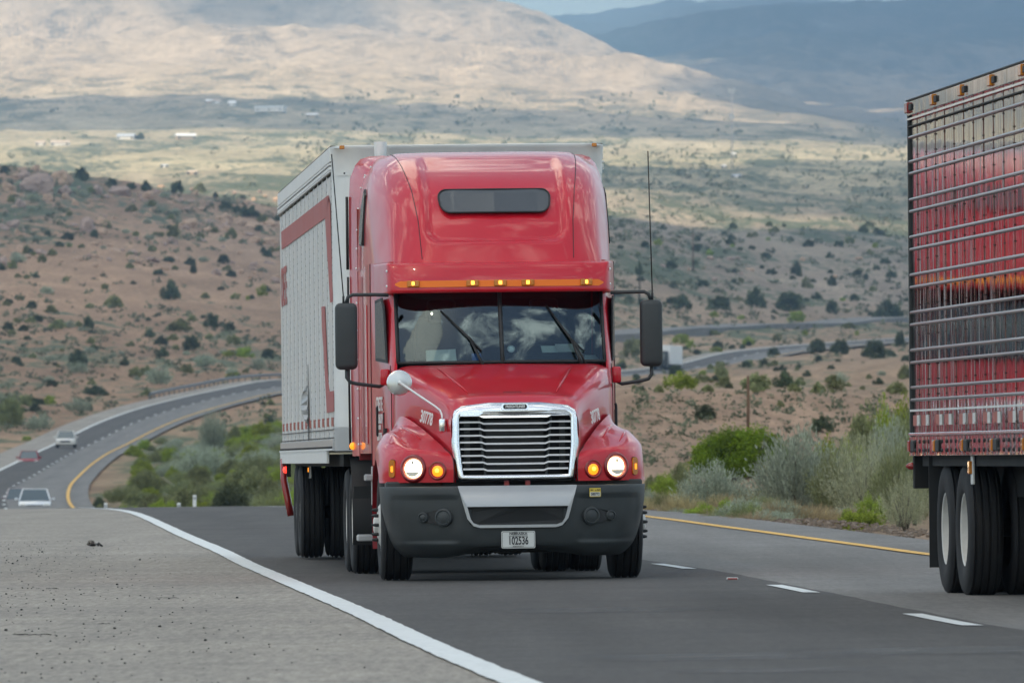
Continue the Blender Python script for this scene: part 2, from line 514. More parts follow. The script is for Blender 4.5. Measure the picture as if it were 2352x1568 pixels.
def on_ground(x, y, dmin=172, dmax=15000):
    """First ground point seen at photo pixel (x, y)."""
    ts, Ds, YY = HF['t'], HF['D'], HF['Y']
    t = (x - 1176) / F
    j = int(np.searchsorted(ts, t)); j = min(max(j, 1), len(ts) - 1)
    f = (t - ts[j - 1]) / (ts[j] - ts[j - 1])
    col = YY[:, j - 1] * (1 - f) + YY[:, j] * f
    i0 = int(np.searchsorted(Ds, dmin))
    ok = np.nonzero(col[i0:] <= y)[0]
    if len(ok) == 0: return None
    i = i0 + int(ok[0])
    if i > i0:
        q = (col[i - 1] - y) / max(1e-6, col[i - 1] - col[i]); D = Ds[i - 1] + (Ds[i] - Ds[i - 1]) * q
    else: D = Ds[i]
    if D > dmax: return None
    D = float(D)
    return Vector((t * D, D, terr_z(t * D, D)))


# terrain material ---------------------------------------------------------
def terrain_mat():
    m, nt, b = new_mat('desert_ground')
    b.inputs['Roughness'].default_value = .95
    b.inputs['Specular IOR Level'].default_value = .1
    L = nt.links.new
    tc = nt.nodes.new('ShaderNodeTexCoord')
    att = nt.nodes.new('ShaderNodeVertexColor'); att.layer_name = 'soil'
    def noise(scale, det=4, rough_=.6, vec=None):
        n = nt.nodes.new('ShaderNodeTexNoise'); n.inputs['Scale'].default_value = scale
        n.inputs['Detail'].default_value = det; n.inputs['Roughness'].default_value = rough_
        L(vec or tc.outputs['Object'], n.inputs['Vector']); return n
    def ramp(inp, a, b_):
        r = nt.nodes.new('ShaderNodeMapRange'); r.interpolation_type = 'SMOOTHSTEP'
        r.inputs['From Min'].default_value = a; r.inputs['From Max'].default_value = b_
        L(inp, r.inputs['Value']); return r.outputs['Result']
    # soil brightness variation at three scales
    mpn = nt.nodes.new('ShaderNodeMapping'); mpn.inputs['Scale'].default_value = (1, .15, .8); L(tc.outputs['Object'], mpn.inputs['Vector'])
    MV = mpn.outputs['Vector']
    n1 = noise(1.1, 6, .75, MV); n2 = noise(.09, 5, .6, MV); n3 = noise(.010, 5, .6, MV)
    def mul(colsock, facsock, lo, hi):
        r = nt.nodes.new('ShaderNodeMapRange'); r.inputs['From Min'].default_value = .25; r.inputs['From Max'].default_value = .75
        r.inputs['To Min'].default_value = lo; r.inputs['To Max'].default_value = hi; L(facsock, r.inputs['Value'])
        v = nt.nodes.new('ShaderNodeVectorMath'); v.operation = 'SCALE'
        L(colsock, v.inputs[0]); L(r.outputs['Result'], v.inputs['Scale']); return v.outputs[0]
    c = mul(att.outputs['Color'], n1.outputs['Fac'], .62, 1.34)
    c = mul(c, n2.outputs['Fac'], .62, 1.34)
    c = mul(c, n3.outputs['Fac'], .74, 1.24)
    # scrub speckle; the attribute's alpha is how much scrub grows
    s1 = noise(.30, 4, .65, MV); s2 = noise(.045, 4, .6, MV); s3 = noise(.0075, 4, .6, MV)
    ad = nt.nodes.new('ShaderNodeMath'); ad.operation = 'MULTIPLY_ADD'
    L(s2.outputs['Fac'], ad.inputs[0]); ad.inputs[1].default_value = 1.1; L(s1.outputs['Fac'], ad.inputs[2])
    ad2 = nt.nodes.new('ShaderNodeMath'); ad2.operation = 'MULTIPLY_ADD'
    L(s3.outputs['Fac'], ad2.inputs[0]); ad2.inputs[1].default_value = .9; L(ad.outputs[0], ad2.inputs[2])
    ad3 = nt.nodes.new('ShaderNodeMath'); ad3.operation = 'MULTIPLY_ADD'
    L(att.outputs['Alpha'], ad3.inputs[0]); ad3.inputs[1].default_value = .75; L(ad2.outputs[0], ad3.inputs[2])
    f = ramp(ad3.outputs[0], 1.78, 1.95)
    mx = nt.nodes.new('ShaderNodeMix'); mx.data_type = 'RGBA'
    att2 = nt.nodes.new('ShaderNodeVertexColor'); att2.layer_name = 'scrub'
    L(f, mx.inputs['Factor']); L(c, mx.inputs['A']); L(att2.outputs['Color'], mx.inputs['B'])
    L(mx.outputs['Result'], b.inputs['Base Color'])
    bp = nt.nodes.new('ShaderNodeBump'); bp.inputs['Strength'].default_value = .6; bp.inputs['Distance'].default_value = .25
    L(n1.outputs['Fac'], bp.inputs['Height']); L(bp.outputs['Normal'], b.inputs['Normal'])
    return m


def lerp3(a, b, t): return tuple(x + (y - x) * t for x, y in zip(a, b))


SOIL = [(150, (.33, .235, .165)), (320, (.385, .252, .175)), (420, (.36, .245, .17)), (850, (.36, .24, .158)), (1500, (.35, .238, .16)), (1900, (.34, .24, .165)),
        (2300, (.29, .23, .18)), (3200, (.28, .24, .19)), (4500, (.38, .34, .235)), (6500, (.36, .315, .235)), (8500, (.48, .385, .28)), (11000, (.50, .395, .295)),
        (15000, (.15, .14, .12)), (26000, (.10, .10, .095))]  # farthest mountains: cloud shade put into the ground colour as darker tones
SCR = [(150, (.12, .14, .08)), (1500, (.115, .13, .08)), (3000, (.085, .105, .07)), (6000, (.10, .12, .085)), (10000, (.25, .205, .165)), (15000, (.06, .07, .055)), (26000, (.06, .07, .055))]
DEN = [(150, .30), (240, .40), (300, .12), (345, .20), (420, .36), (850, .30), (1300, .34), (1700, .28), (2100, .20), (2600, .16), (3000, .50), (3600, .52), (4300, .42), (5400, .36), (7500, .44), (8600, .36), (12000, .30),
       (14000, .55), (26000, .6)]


def tabv(x, tab):
    if x <= tab[0][0]: return tab[0][1]
    for (a, p), (c, q) in zip(tab, tab[1:]):
        if x <= c:
            t = (x - a) / (c - a)
            return lerp3(p, q, t) if isinstance(p, tuple) else p + (q - p) * t
    return tab[-1][1]


def build_terrain():
    ts = []
    x = -5200
    while x < 7600:
        ts.append((x - 1176) / F)
        x += 8 if -120 <= x <= 2470 else (24 if -500 <= x <= 2850 else 160)
    Ds = [14, 30, 50, 80, 110, 140]
    D = 160.
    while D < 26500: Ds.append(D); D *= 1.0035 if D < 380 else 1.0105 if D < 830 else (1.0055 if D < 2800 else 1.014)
    V = []; soil = []; scrub = []
    for D in Ds:
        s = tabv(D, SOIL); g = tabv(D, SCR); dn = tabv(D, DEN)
        for t in ts:
            X = t * D
            zz = terr_z(X, D)
            V.append((X, D, zz))
            xx = 1176 + t * F
            so = s; de = dn
            if 820 < D < 2750:                       # rocky hill on the left: redder and more broken near its top
                k = ss(1500, 300, xx) * ss(820, 1100, D)
                so = lerp3(so, (.35, .21, .135), .75 * k)
                if D > 1700: de += .22 * ss(900, 1400, xx)
                de += .08 * k
            if D > 8000:                              # the big mountain's right flank and everything behind it is scrubbier
                k = ss(1500, 1900, xx) * ss(15000, 9000, D)
                so = lerp3(so, (.30, .25, .19), k); de += .25 * k
            if D < 1400 and D > 200:                  # green hollow in the median
                k = ss(180, 330, xx) * ss(1300, 700, xx) * ss(1150, 700, D)
                de += .35 * k; so = lerp3(so, (.28, .23, .14), .6 * k)
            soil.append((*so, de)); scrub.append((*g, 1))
    n = len(ts)
    HF['t'] = np.array(ts); HF['D'] = np.array(Ds)
    HF['Y'] = 1067 - (np.array([v[2] for v in V]).reshape(len(Ds), n) - CAMZ) * F / HF['D'][:, None]
    fs = [(i * n + j, i * n + j + 1, (i + 1) * n + j + 1, (i + 1) * n + j) for i in range(len(Ds) - 1) for j in range(n - 1)]
    me = bpy.data.meshes.new('desert_terrain')
    me.from_pydata(V, [], fs)
    for nm, data in (('soil', soil), ('scrub', scrub)):
        a = me.color_attributes.new(nm, 'FLOAT_COLOR', 'POINT')
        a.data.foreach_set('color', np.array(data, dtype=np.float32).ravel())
    me.polygons.foreach_set('use_smooth', [True] * len(fs))
    me.materials.append(terrain_mat())
    o = bpy.data.objects.new('terrain', me); COL.objects.link(o)
    tag(o, kind='structure')
    # wide apron of plain desert behind the camera and out to the sides
    b = MB(); rows = []
    for y in (-6000, -2000, -500, -100, 14, 100, 400, 2000, 9000, 30000):
        rows.append([(x, y, -.13 if (y <= 14) else -9 - y * .002) for x in (-20000, -6000, -1500, -300, -60, 0, 60, 300, 1500, 6000, 20000)])
    b.grid(rows, pmat('apron_soil', (.24, .17, .12), .95, var=.3, vscale=.2), False)
    tag(b.build('ground'), kind='structure')
    return o


# ------------------------------------------------------------------ road surfaces
def asphalt(name, col, fleck, stain=0., var=.12, tint=None):
    m, nt, b = new_mat(name)
    L = nt.links.new
    b.inputs['Specular IOR Level'].default_value = .35
    tc = nt.nodes.new('ShaderNodeTexCoord')
    def noise(sc, det, vec=None, r=.6):
        n = nt.nodes.new('ShaderNodeTexNoise'); n.inputs['Scale'].default_value = sc; n.inputs['Detail'].default_value = det
        n.inputs['Roughness'].default_value = r
        L(vec or tc.outputs['Object'], n.inputs['Vector']); return n.outputs['Fac']
    fine = noise(30, 4, r=.85); mid = noise(2.2, 5)
    mp3 = nt.nodes.new('ShaderNodeMapping'); mp3.inputs['Scale'].default_value = (.10, .55, 1); L(tc.outputs['Object'], mp3.inputs['Vector'])
    mp4 = nt.nodes.new('ShaderNodeMapping'); mp4.inputs['Scale'].default_value = (16, 1.1, 1); L(tc.outputs['Object'], mp4.inputs['Vector'])
    grain = noise(1., 3, mp4.outputs['Vector'], .8)
    cross = noise(1., 3, mp3.outputs['Vector'])
    mp = nt.nodes.new('ShaderNodeMapping'); mp.inputs['Scale'].default_value = (1.3, .05, 1); mp.inputs['Rotation'].default_value = (0, 0, -.055)
    L(tc.outputs['Object'], mp.inputs['Vector'])
    streak = noise(1., 4, mp.outputs['Vector'])
    mp2 = nt.nodes.new('ShaderNodeMapping'); mp2.inputs['Scale'].default_value = (.16, .28, 1)
    L(tc.outputs['Object'], mp2.inputs['Vector'])
    blot = noise(1., 4, mp2.outputs['Vector'])
    cur = None
    def mulv(c, f, lo, hi, a=.3, z=.7):
        r = nt.nodes.new('ShaderNodeMapRange'); r.inputs['From Min'].default_value = a; r.inputs['From Max'].default_value = z
        r.inputs['To Min'].default_value = lo; r.inputs['To Max'].default_value = hi; L(f, r.inputs['Value'])
        v = nt.nodes.new('ShaderNodeVectorMath'); v.operation = 'SCALE'; L(c, v.inputs[0]); L(r.outputs['Result'], v.inputs['Scale']); return v.outputs[0]
    rgb = nt.nodes.new('ShaderNodeRGB'); rgb.outputs[0].default_value = (*col, 1)
    c = mulv(rgb.outputs[0], fine, 1 - fleck, 1 + fleck)
    c = mulv(c, grain, 1 - fleck * .55, 1 + fleck * .55)
    ta = nt.nodes.new('ShaderNodeVertexColor'); ta.layer_name = 'track'
    c = mulv(c, ta.outputs['Color'], 1., .80, 0, 1)
    c = mulv(c, mid, 1 - var * .7, 1 + var * .7)
    c = mulv(c, streak, 1 - var * 1.3, 1 + var * 1.3)
    c = mulv(c, blot, 1 - var - stain, 1 + var + stain)
    c = mulv(c, cross, 1 - stain * 1.2, 1 + stain * 1.2)
    L(c, b.inputs['Base Color'])
    r = nt.nodes.new('ShaderNodeMapRange'); r.inputs['To Min'].default_value = .62; r.inputs['To Max'].default_value = .9
    L(blot, r.inputs['Value']); L(r.outputs['Result'], b.inputs['Roughness'])
    bp = nt.nodes.new('ShaderNodeBump'); bp.inputs['Strength'].default_value = .35; bp.inputs['Distance'].default_value = .006
    L(fine, bp.inputs['Height']); L(bp.outputs['Normal'], b.inputs['Normal'])
    return m


def paint_mat(name, col, wear):
    m, nt, b = new_mat(name)
    L = nt.links.new
    b.inputs['Roughness'].default_value = .6
    tc = nt.nodes.new('ShaderNodeTexCoord')
    n = nt.nodes.new('ShaderNodeTexNoise'); n.inputs['Scale'].default_value = 11; n.inputs['Detail'].default_value = 7; n.inputs['Roughness'].default_value = .75
    L(tc.outputs['Object'], n.inputs['Vector'])
    r = nt.nodes.new('ShaderNodeMapRange'); r.inputs['From Min'].default_value = .36; r.inputs['From Max'].default_value = .50
    L(n.outputs['Fac'], r.inputs['Value'])
    mx = nt.nodes.new('ShaderNodeMix'); mx.data_type = 'RGBA'
    mx.inputs['A'].default_value = (*[c * (1 - wear) for c in col], 1); mx.inputs['B'].default_value = (*col, 1)
    L(r.outputs['Result'], mx.inputs['Factor']); L(mx.outputs['Result'], b.inputs['Base Color'])
    return m


A_DARK = asphalt('asphalt_dark_lane', (.064, .061, .058), .34, .10, .15)
A_LITE = asphalt('asphalt_grey_lane', (.165, .160, .152), .30, .03)
A_SHO = asphalt('asphalt_pale_shoulder', (.275, .248, .212), .50, .05, .10)
P_WHITE = paint_mat('white_road_paint', (.70, .74, .73), .28)
P_YEL = paint_mat('yellow_road_paint', (.78, .42, .06), .22)

RD = [-300, -100, -20, 5, 20, 30]
d = 36.
while d < 1890: RD.append(d); d += 1.2 if d < 110 else (2.5 if d < 330 else 7)


_wm = []
for px, py in ((2352, 1458), (2172, 1427), (1800, 1349), (1530, 1298.5)):
    D = 80.
    for _ in range(40):
        X = (px - 1176) / F * D; D = (CAMZ - road_z(X, D)) * F / (py - 1067)
    _wm.append((D, X))
_wm = [(-400, _wm[0][1] + 33), (20, _wm[0][1] + .052 * (_wm[0][0] - 20))] + _wm + [(d_, (XL(d_) + XR(d_)) / 2) for d_ in (125, 150, 180)]
WMID = smooth_tab(_wm)


def lane_mid(D):
    return WMID(D) if D < 178 else (XL(D) + XR(D)) / 2


def lane_x(D, k):
    """X across the carriageway: k = 0 right-hand edge line, 1 the far edge line."""
    a, c = XL(D), XR(D); return a + (c - a) * k


def strip(name, fa, fb, mat, lift, Ds, kind='structure', n=1, jag=0., tracks=False):
    b = MB(); rows = []
    for D in Ds:
        a, c = fa(D), fb(D)
        if jag:
            ja = jag * mn.noise(Vector((D * 1.9, 5.5, 0))) + jag * .8 * mn.noise(Vector((D * 7, 1.5, 0)))
            jb = jag * mn.noise(Vector((D * 1.7, 9.5, 0))) + jag * .8 * mn.noise(Vector((D * 6.5, 4.5, 0)))
            a += ja; c += jb
        rows.append([(a + (c - a) * i / n, D, road_z(a + (c - a) * i / n, D) + lift * (1 + max(0, D - 200) * .004)) for i in range(n + 1)])
    b.grid(rows, mat, False)
    o = b.build(name, None, False); tag(o, kind=kind)
    if tracks:                                   # tyre-polished wheel paths
        a = o.data.color_attributes.new('track', 'FLOAT_COLOR', 'POINT'); cc = []
        for D in Ds:
            for i in range(n + 1):
                k = i / n; t = math.exp(-((k - .27) / .085) ** 2) + math.exp(-((k - .75) / .085) ** 2)
                t *= .7 + .6 * mn.noise(Vector((D / 9, k * 3, 1))); t = max(0, min(1, t)); cc += [t, t, t, 1]
        a.data.foreach_set('color', cc)
    return o


def build_roads():
    wmid = lane_mid
    strip('shoulder', lambda D: XL(D) - 3.1, lambda D: XL(D) + .3, A_SHO, 0., RD, n=4)
    strip('road', lambda D: XL(D) + .05, lambda D: wmid(D) + .16, A_DARK, .004, RD, n=20, jag=.02, tracks=True)
    strip('road', lambda D: wmid(D) + .10, lambda D: XR(D) + 1.25, A_LITE, 0., RD, n=20, tracks=True)
    fine = [36 + .3 * i for i in range(250)] + [x for x in RD if x > 111]
    wd = lambda D: .095 + .00006 * D
    strip('edge_line', lambda D: XL(D) - wd(D), lambda D: XL(D) + wd(D), P_WHITE, .010, [x for x in RD if x < 36] + fine, jag=.009)
    strip('edge_line', lambda D: XR(D) - .08, lambda D: XR(D) + .09 + .00006 * D, P_YEL, .010, RD)
    # lane dashes where the photograph has them, then on down the road
    starts = [24.5, 41.8, 59.6, 74.6, 91.2, 108, 125]
    D = 141.
    while D < 1880: starts.append(D); D += 17.4
    b = MB()
    for s0 in starts:
        rows = []
        for i in range(9):
            D = s0 + 4.6 * i / 8; x = wmid(D)
            e = .004 * mn.noise(Vector((D * 5, 2, 0)))
            w_ = .066 + .00004 * D
            rows.append([(x - w_ + e, D, road_z(x, D) + .010 * (1 + max(0, D - 200) * .004)), (x + w_ + e, D, road_z(x, D) + .010 * (1 + max(0, D - 200) * .004))])
        b.grid(rows, P_WHITE, False)
    tag(b.build('lane_line'), kind='structure')
    # pale worn patches across the near lane
    m, nt, pb = new_mat('worn_patch'); pb.inputs['Base Color'].default_value = (.135, .135, .135, 1); pb.inputs['Roughness'].default_value = .8
    at_ = nt.nodes.new('ShaderNodeVertexColor'); at_.layer_name = 'fade'; tc = nt.nodes.new('ShaderNodeTexCoord')
    nn = nt.nodes.new('ShaderNodeTexNoise'); nn.inputs['Scale'].default_value = 2.2; nn.inputs['Detail'].default_value = 6; nt.links.new(tc.outputs['Object'], nn.inputs['Vector'])
    mm = nt.nodes.new('ShaderNodeMath'); mm.operation = 'MULTIPLY'; nt.links.new(at_.outputs['Color'], mm.inputs[0]); nt.links.new(nn.outputs['Fac'], mm.inputs[1])
    nt.links.new(mm.outputs[0], pb.inputs['Alpha'])
    b = MB(); cc = []
    for (d0, d1, k0, k1) in ((50.2, 52.6, .10, .62), (51.0, 53.4, .45, 1.02), (47.3, 48.6, .18, .55), (66, 69, .2, .7)):
        rows = []
        for i in range(9):
            D = d0 + (d1 - d0) * i / 8; r_ = []
            for j in range(13):
                k = k0 + (k1 - k0) * j / 12; X = XL(D) + .2 + (lane_mid(D) - XL(D) - .2) * k
                r_.append((X, D, road_z(X, D) + .0065 + (.001 if k0 > .4 else 0)))
                f = (1 - abs(2 * i / 8 - 1) ** 2) * (1 - abs(2 * j / 12 - 1) ** 3) * 1.1; cc += [f, f, f, 1]
            rows.append(r_)
        b.grid(rows, m, False)
    o = b.build('road_patch', None, False); tag(o, kind='structure')
    o.data.color_attributes.new('fade', 'FLOAT_COLOR', 'POINT').data.foreach_set('color', cc)
    # second carriageway on the right, above the first
    b = MB(); rows = []; b2 = MB(); r2 = []
    fs_ = [[p.x for p in UP], [p.y for p in UP], [p.z for p in UP]]
    N = 60
    for i in range(N + 1):
        t = i / N * (len(UP) - 1)
        p = Vector(cr([tuple(q) for q in UP], t)); q = Vector(cr([tuple(q) for q in UP], min(t + .05, len(UP) - 1.001))); q0 = Vector(cr([tuple(q) for q in UP], max(t - .05, 0)))
        dr = (q - q0); dr.z = 0; dr.normalize(); nrm = Vector((dr.y, -dr.x, 0))
        z = max(terr_z((p + nrm * k).x, (p + nrm * k).y) for k in (-6, 0, 6)) + .35
        z = max(z, p.z)
        rows.append([(*(p + nrm * k).xy, z) for k in (6, 2, -2, -6)])
        rows[-1] = rows[-1]
    for axis in range(3):                       # smooth the long profile
        zs = [r[0][2] for r in rows]
    zs = [sum(zs[max(0, i - 3):i + 4]) / len(zs[max(0, i - 3):i + 4]) for i in range(len(zs))]
    rows = [[(x, y, z) for (x, y, _) in r] for r, z in zip(rows, zs)]
    skirt = [[(r[0][0], r[0][1], r[0][2] - 3)] + r + [(r[-1][0], r[-1][1], r[-1][2] - 3)] for r in rows]
    b.grid(skirt, A_LITE, False)
    tag(b.build('upper_road'), kind='structure')


build_terrain()
build_roads()
MT['seamdark'] = pmat('rivet_grey', (.16, .17, .17), .6)
MT['redmetal'] = pmat('seam_red_metal', (.22, .12, .11), .35, .8)  # dark reddish metal for the rivet seam strips
MT['mould'] = pmat('satin_moulding', (.40, .39, .395), .30, .8)

# ------------------------------------------------------------------ tyres and wheels
def tyre_mb(R=.51, wid=.285, ax=(1, 0, 0), grooves=4):
    """Tyre cross-section revolved about the x axis; centred on the origin."""
    b = MB(); h = wid / 2
    p = [(R * .555, -h * .80), (R * .60, -h * .93), (R * .78, -h * 1.0), (R * .91, -h * .95), (R * .965, -h * .86), (R * .992, -h * .74)]
    top = []
    g = grooves
    for i in range(g):
        a = -h * .62 + (h * 1.24) * (i / (g - 1))
        top += [(R, a - .012), (R - .014, a - .006), (R - .014, a + .006), (R, a + .012)]
    p = p + top + [(r, -o) for r, o in p[::-1]]
    b.lathe(p, (0, 0, 0), ax, MT['rubber'], 56, True)
    return b


def wheel_set(parent, u, v, w, out, kind, R=.51, wid=.285, names='wheel'):
    """One wheel: an Empty with tyre, rim and hub.  out = +1 / -1: which way the outer face looks along u."""
    e = empty(names, (u, v, w), parent=parent)
    if out < 0: e.rotation_euler = (0, 0, PI)
    t = tyre_mb(R, wid).build('tyre', e); sharp(t, 50)
    b = MB(); h = wid / 2
    if kind == 'front':
        b.lathe([(R * .57, h * .80), (R * .54, h * .86), (R * .52, h * .55), (R * .49, h * .60), (R * .33, h * 1.02), (R * .25, h * 1.08), (R * .2, h * 1.08)], (0, 0, 0), (1, 0, 0), MT['steelwheel'], 40)
        for k in range(10):
            a = 2 * PI * k / 10
            b.lathe([(.030, 0), (.030, .003)], (h * .86, R * .42 * math.cos(a), R * .42 * math.sin(a)), (1, 0, 0), MT['dark'], 10)
            b.lathe([(0, .003), (.030, .003)], (h * .86, R * .42 * math.cos(a), R * .42 * math.sin(a)), (1, 0, 0), MT['dark'], 10)
        rim = b.build('rim', e); sharp(rim)
        for k in range(10):
            a = 2 * PI * k / 10; n = MB()
            n.lathe([(.016, 0), (.016, .030), (.010, .052), (0, .055)], (h * 1.05, R * .28 * math.cos(a), R * .28 * math.sin(a)), (1, 0, 0), MT['black'], 8)
            n.build('wheel_bolt', e)
        c = MB(); c.lathe([(R * .2, h * 1.05), (R * .17, h * 1.25), (R * .10, h * 1.34), (0, h * 1.34)], (0, 0, 0), (1, 0, 0), MT['steelwheel'], 24)
        sharp(c.build('hub', e))
    elif kind == 'dual':
        b.lathe([(R * .57, h * .78), (R * .55, h * .84), (R * .53, h * .80), (R * .52, h * .2), (R * .50, -h * .15), (R * .28, -h * .25), (R * .25, -h * .1), (R * .24, h * .3), (R * .20, h * .5), (0, h * .5)], (0, 0, 0), (1, 0, 0), MT['steelwheel'], 40)
        sharp(b.build('rim', e))
    else:
        b.lathe([(R * .57, h * .8), (R * .54, h * .7), (R * .5, -h * .5), (0, -h * .5)], (0, 0, 0), (1, 0, 0), MT['under'], 32)
        sharp(b.build('rim', e))
    return e


# ------------------------------------------------------------------ the red tractor
TR_LOC = Vector((.06, 84.4, 0)); TR_ROT = (0, -BANK, .0611)
truck = empty('semi_truck', TR_LOC, TR_ROT)
tag(truck, 'red conventional semi truck with chrome grille, lit headlights and tall sleeper, pulling the white trailer', 'truck')
RED = MT['red']


def build_truck(T):
    # ---- hood
    hood = [
        [(0, .29, 1.600), (.30, .29, 1.592), (.50, .295, 1.545), (.575, .29, 1.43), (.560, .265, 1.16), (.540, .235, .89)],
        [(0, .44, 1.668), (.33, .44, 1.660), (.535, .45, 1.620), (.610, .46, 1.49), (.585, .40, 1.19), (.565, .30, .89)],
        [(0, .66, 1.705), (.37, .66, 1.697), (.595, .66, 1.662), (.665, .68, 1.56), (.650, .66, 1.25), (.63, .60, .92)],
        [(0, 1.2, 1.835), (.48, 1.2, 1.822), (.755, 1.2, 1.790), (.825, 1.2, 1.66), (.815, 1.2, 1.33), (.80, 1.2, .95)],
        [(0, 1.72, 1.938), (.58, 1.74, 1.930), (.885, 1.80, 1.905), (.960, 1.8, 1.76), (.975, 1.8, 1.35), (.97, 1.8, .95)],
        [(0, 1.95, 1.968), (.60, 2.02, 1.960), (.925, 2.12, 1.945), (1.0, 2.12, 1.80), (1.01, 2.12, 1.35), (1.0, 2.12, .95)],
    ]
    # crisp shoulder: split control columns closer at the crease
    b = MB()
    rows = patch(mirror_cols(hood), 8, 6)
    b.grid(rows, RED)
    ho = b.build('hood', T)
    # raised spine ribs and the little nose slot on the hood
    rib = MB()
    for s in (-1, 1):
        pts = [(s * .40, .62, 1.697), (s * .47, 1.0, 1.783), (s * .56, 1.45, 1.884), (s * .62, 1.75, 1.932)]
        rib.tube(pts, [.004, .010, .010, .004], RED, 8)
    rib.build('hood_rib', ho)
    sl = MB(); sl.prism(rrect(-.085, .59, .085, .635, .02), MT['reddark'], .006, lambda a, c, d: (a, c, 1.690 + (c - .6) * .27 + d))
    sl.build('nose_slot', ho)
    # ---- fenders
    fc = [
        [(.555, .235, .89), (.72, .29, .89), (.92, .40, .89), (1.06, .52, .89), (1.16, .66, .89), (1.205, .80, .89)],
        [(.555, .235, 1.05), (.72, .29, 1.08), (.92, .40, 1.08), (1.065, .52, 1.06), (1.17, .69, 1.03), (1.21, .90, .985)],
        [(.575, .31, 1.135), (.72, .33, 1.165), (.92, .43, 1.175), (1.06, .57, 1.17), (1.18, .82, 1.14), (1.214, 1.06, 1.065)],
        [(.63, .50, 1.20), (.75, .50, 1.21), (.94, .56, 1.22), (1.07, .74, 1.245), (1.19, 1.02, 1.215), (1.214, 1.25, 1.10)],
        [(.80, 1.05, 1.38), (.87, 1.05, 1.345), (1.0, 1.1, 1.335), (1.10, 1.2, 1.325), (1.19, 1.35, 1.235), (1.214, 1.45, 1.065)],
        [(.94, 1.5, 1.49), (.97, 1.5, 1.415), (1.05, 1.55, 1.365), (1.13, 1.6, 1.32), (1.19, 1.68, 1.19), (1.214, 1.67, .97)],
        [(.985, 1.92, 1.47), (1.01, 1.93, 1.40), (1.07, 1.94, 1.32), (1.14, 1.95, 1.24), (1.19, 1.96, 1.08), (1.21, 1.84, .80)],
    ]
    for s in (-1, 1):
        b = MB(); g = patch(fc, 7, 7)
        b.grid([[(s * u, v, w) for u, v, w in r] for r in g], RED)
        sm_ = MB(); sm_.tube([(s * (r[0][0] + .004), r[0][1] - .003, r[0][2]) for r in g[:22]], .0035, MT['dark'], 5); SEAM = sm_
        # wheel-arch return flange
        lip = [r[-1] for r in g]
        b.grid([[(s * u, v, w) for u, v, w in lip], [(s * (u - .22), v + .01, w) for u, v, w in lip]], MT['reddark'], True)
        fo = b.build('fender', T); SEAM.build('fender_seam', fo)
        # lower front apron under the lamps and inner liner
        a = MB(); a.box((s * .86, .62, .84), (.60, .25, .12), MT['plastic'], .012)
        a.build('fender_apron', fo)
        l = MB(); l.box((s * 1.0, 1.3, 1.0), (.3, 1.0, .08), MT['under'])
        l.box((s * .75, 1.3, .75), (.05, 1.2, .5), MT['under'])
        l.build('wheel_liner', fo)
        # raised edge bead on the fender crown
        bead = MB()
        bead.tube([(s * .97, .66, 1.243), (s * 1.03, .95, 1.308), (s * 1.07, 1.25, 1.345)], [.004, .012, .006], RED, 8)
        bead.tube([(s * .83, .78, 1.285), (s * .90, 1.1, 1.352), (s * .97, 1.4, 1.40)], [.004, .011, .006], RED, 8)
        bead.build('fender_bead', fo)
        # ---- lamps
        def lamp(name, u, w, r, v, mats, bez):
            hl = MB()
            n = Vector((s * .42, -1, .06)).normalized() * 1
            c = Vector((s * u, v, w))
            hl.lathe([(r * 1.62, -.012), (r * 1.50, .014), (r * 1.34, .024), (r * 1.20, .018), (r * 1.06, -.010)], c, n, bez, 36)
            o = hl.build(name, T)
            le = MB(); le.lathe([(r * 1.06, -.006), (r * .98, .006), (r * .7, .017), (r * .35, .023), (0, .025)], c, n, mats[0], 32)
            le.build('lens', o)
            if mats[1]:
                bu = MB(); bu.lathe([(r * .34, .024), (r * .3, .030), (0, .034)], c, n, mats[1], 16); bu.build('bulb', o)
            return o
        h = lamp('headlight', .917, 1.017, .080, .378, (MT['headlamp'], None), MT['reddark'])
        # dim reflector crescent at the bottom of the lens and a thin notch at the top
        n = Vector((s * .42, -1, .06)).normalized(); e1 = Vector((0, 0, 1)).cross(n).normalized(); e2 = n.cross(e1)
        c = Vector((s * .917, .378, 1.017)) + n * .0295
        m = MB(); P = []
        for k in range(13):
            a = math.radians(205 + 130 * k / 12); P.append((.074 * math.cos(a), .074 * math.sin(a)))
        m.prism(P, MT['lampglass'], .002, lambda x, y, d: c + e1 * x + e2 * y + n * (d - .0045))
        m.box(tuple(c + e2 * .052 - n * .006), (.022, .008, .03), MT['lampglass'], .003)
        m.build('reflector', h)
        lamp('turn_signal', .700, .996, .056, .290, (MT['amberlit'], MT['amberbulb']), MT['reddark'])
        sm = MB()
        out = rrect(-.036, -.080, .036, .080, .03)
        th = math.radians(47) * s
        cc = Vector((s * 1.092, .560, 1.018)); dx = Vector((math.cos(th), math.sin(th), 0)); dn = Vector((math.sin(th), -math.cos(th), 0))
        sm.prism(out, MT['dark'], .012, lambda x, y, d: cc + dx * x * 1.12 + Vector((0, 0, y * 1.05)) + dn * (d - .006))
        so = sm.build('side_marker', T)
        le = MB(); le.prism(out, MT['amber'], .022, lambda x, y, d: cc + dx * x + Vector((0, 0, y)) + dn * (d - .004)); le.build('lens', so)
        le = MB(); le.prism(rrect(-.010, -.03, .018, .022, .005), MT['amberlit'], .004, lambda x, y, d: cc + dx * x + Vector((0, 0, y)) + dn * (d + .017)); le.build('bulb', so)
    # ---- bumper
    bc = []
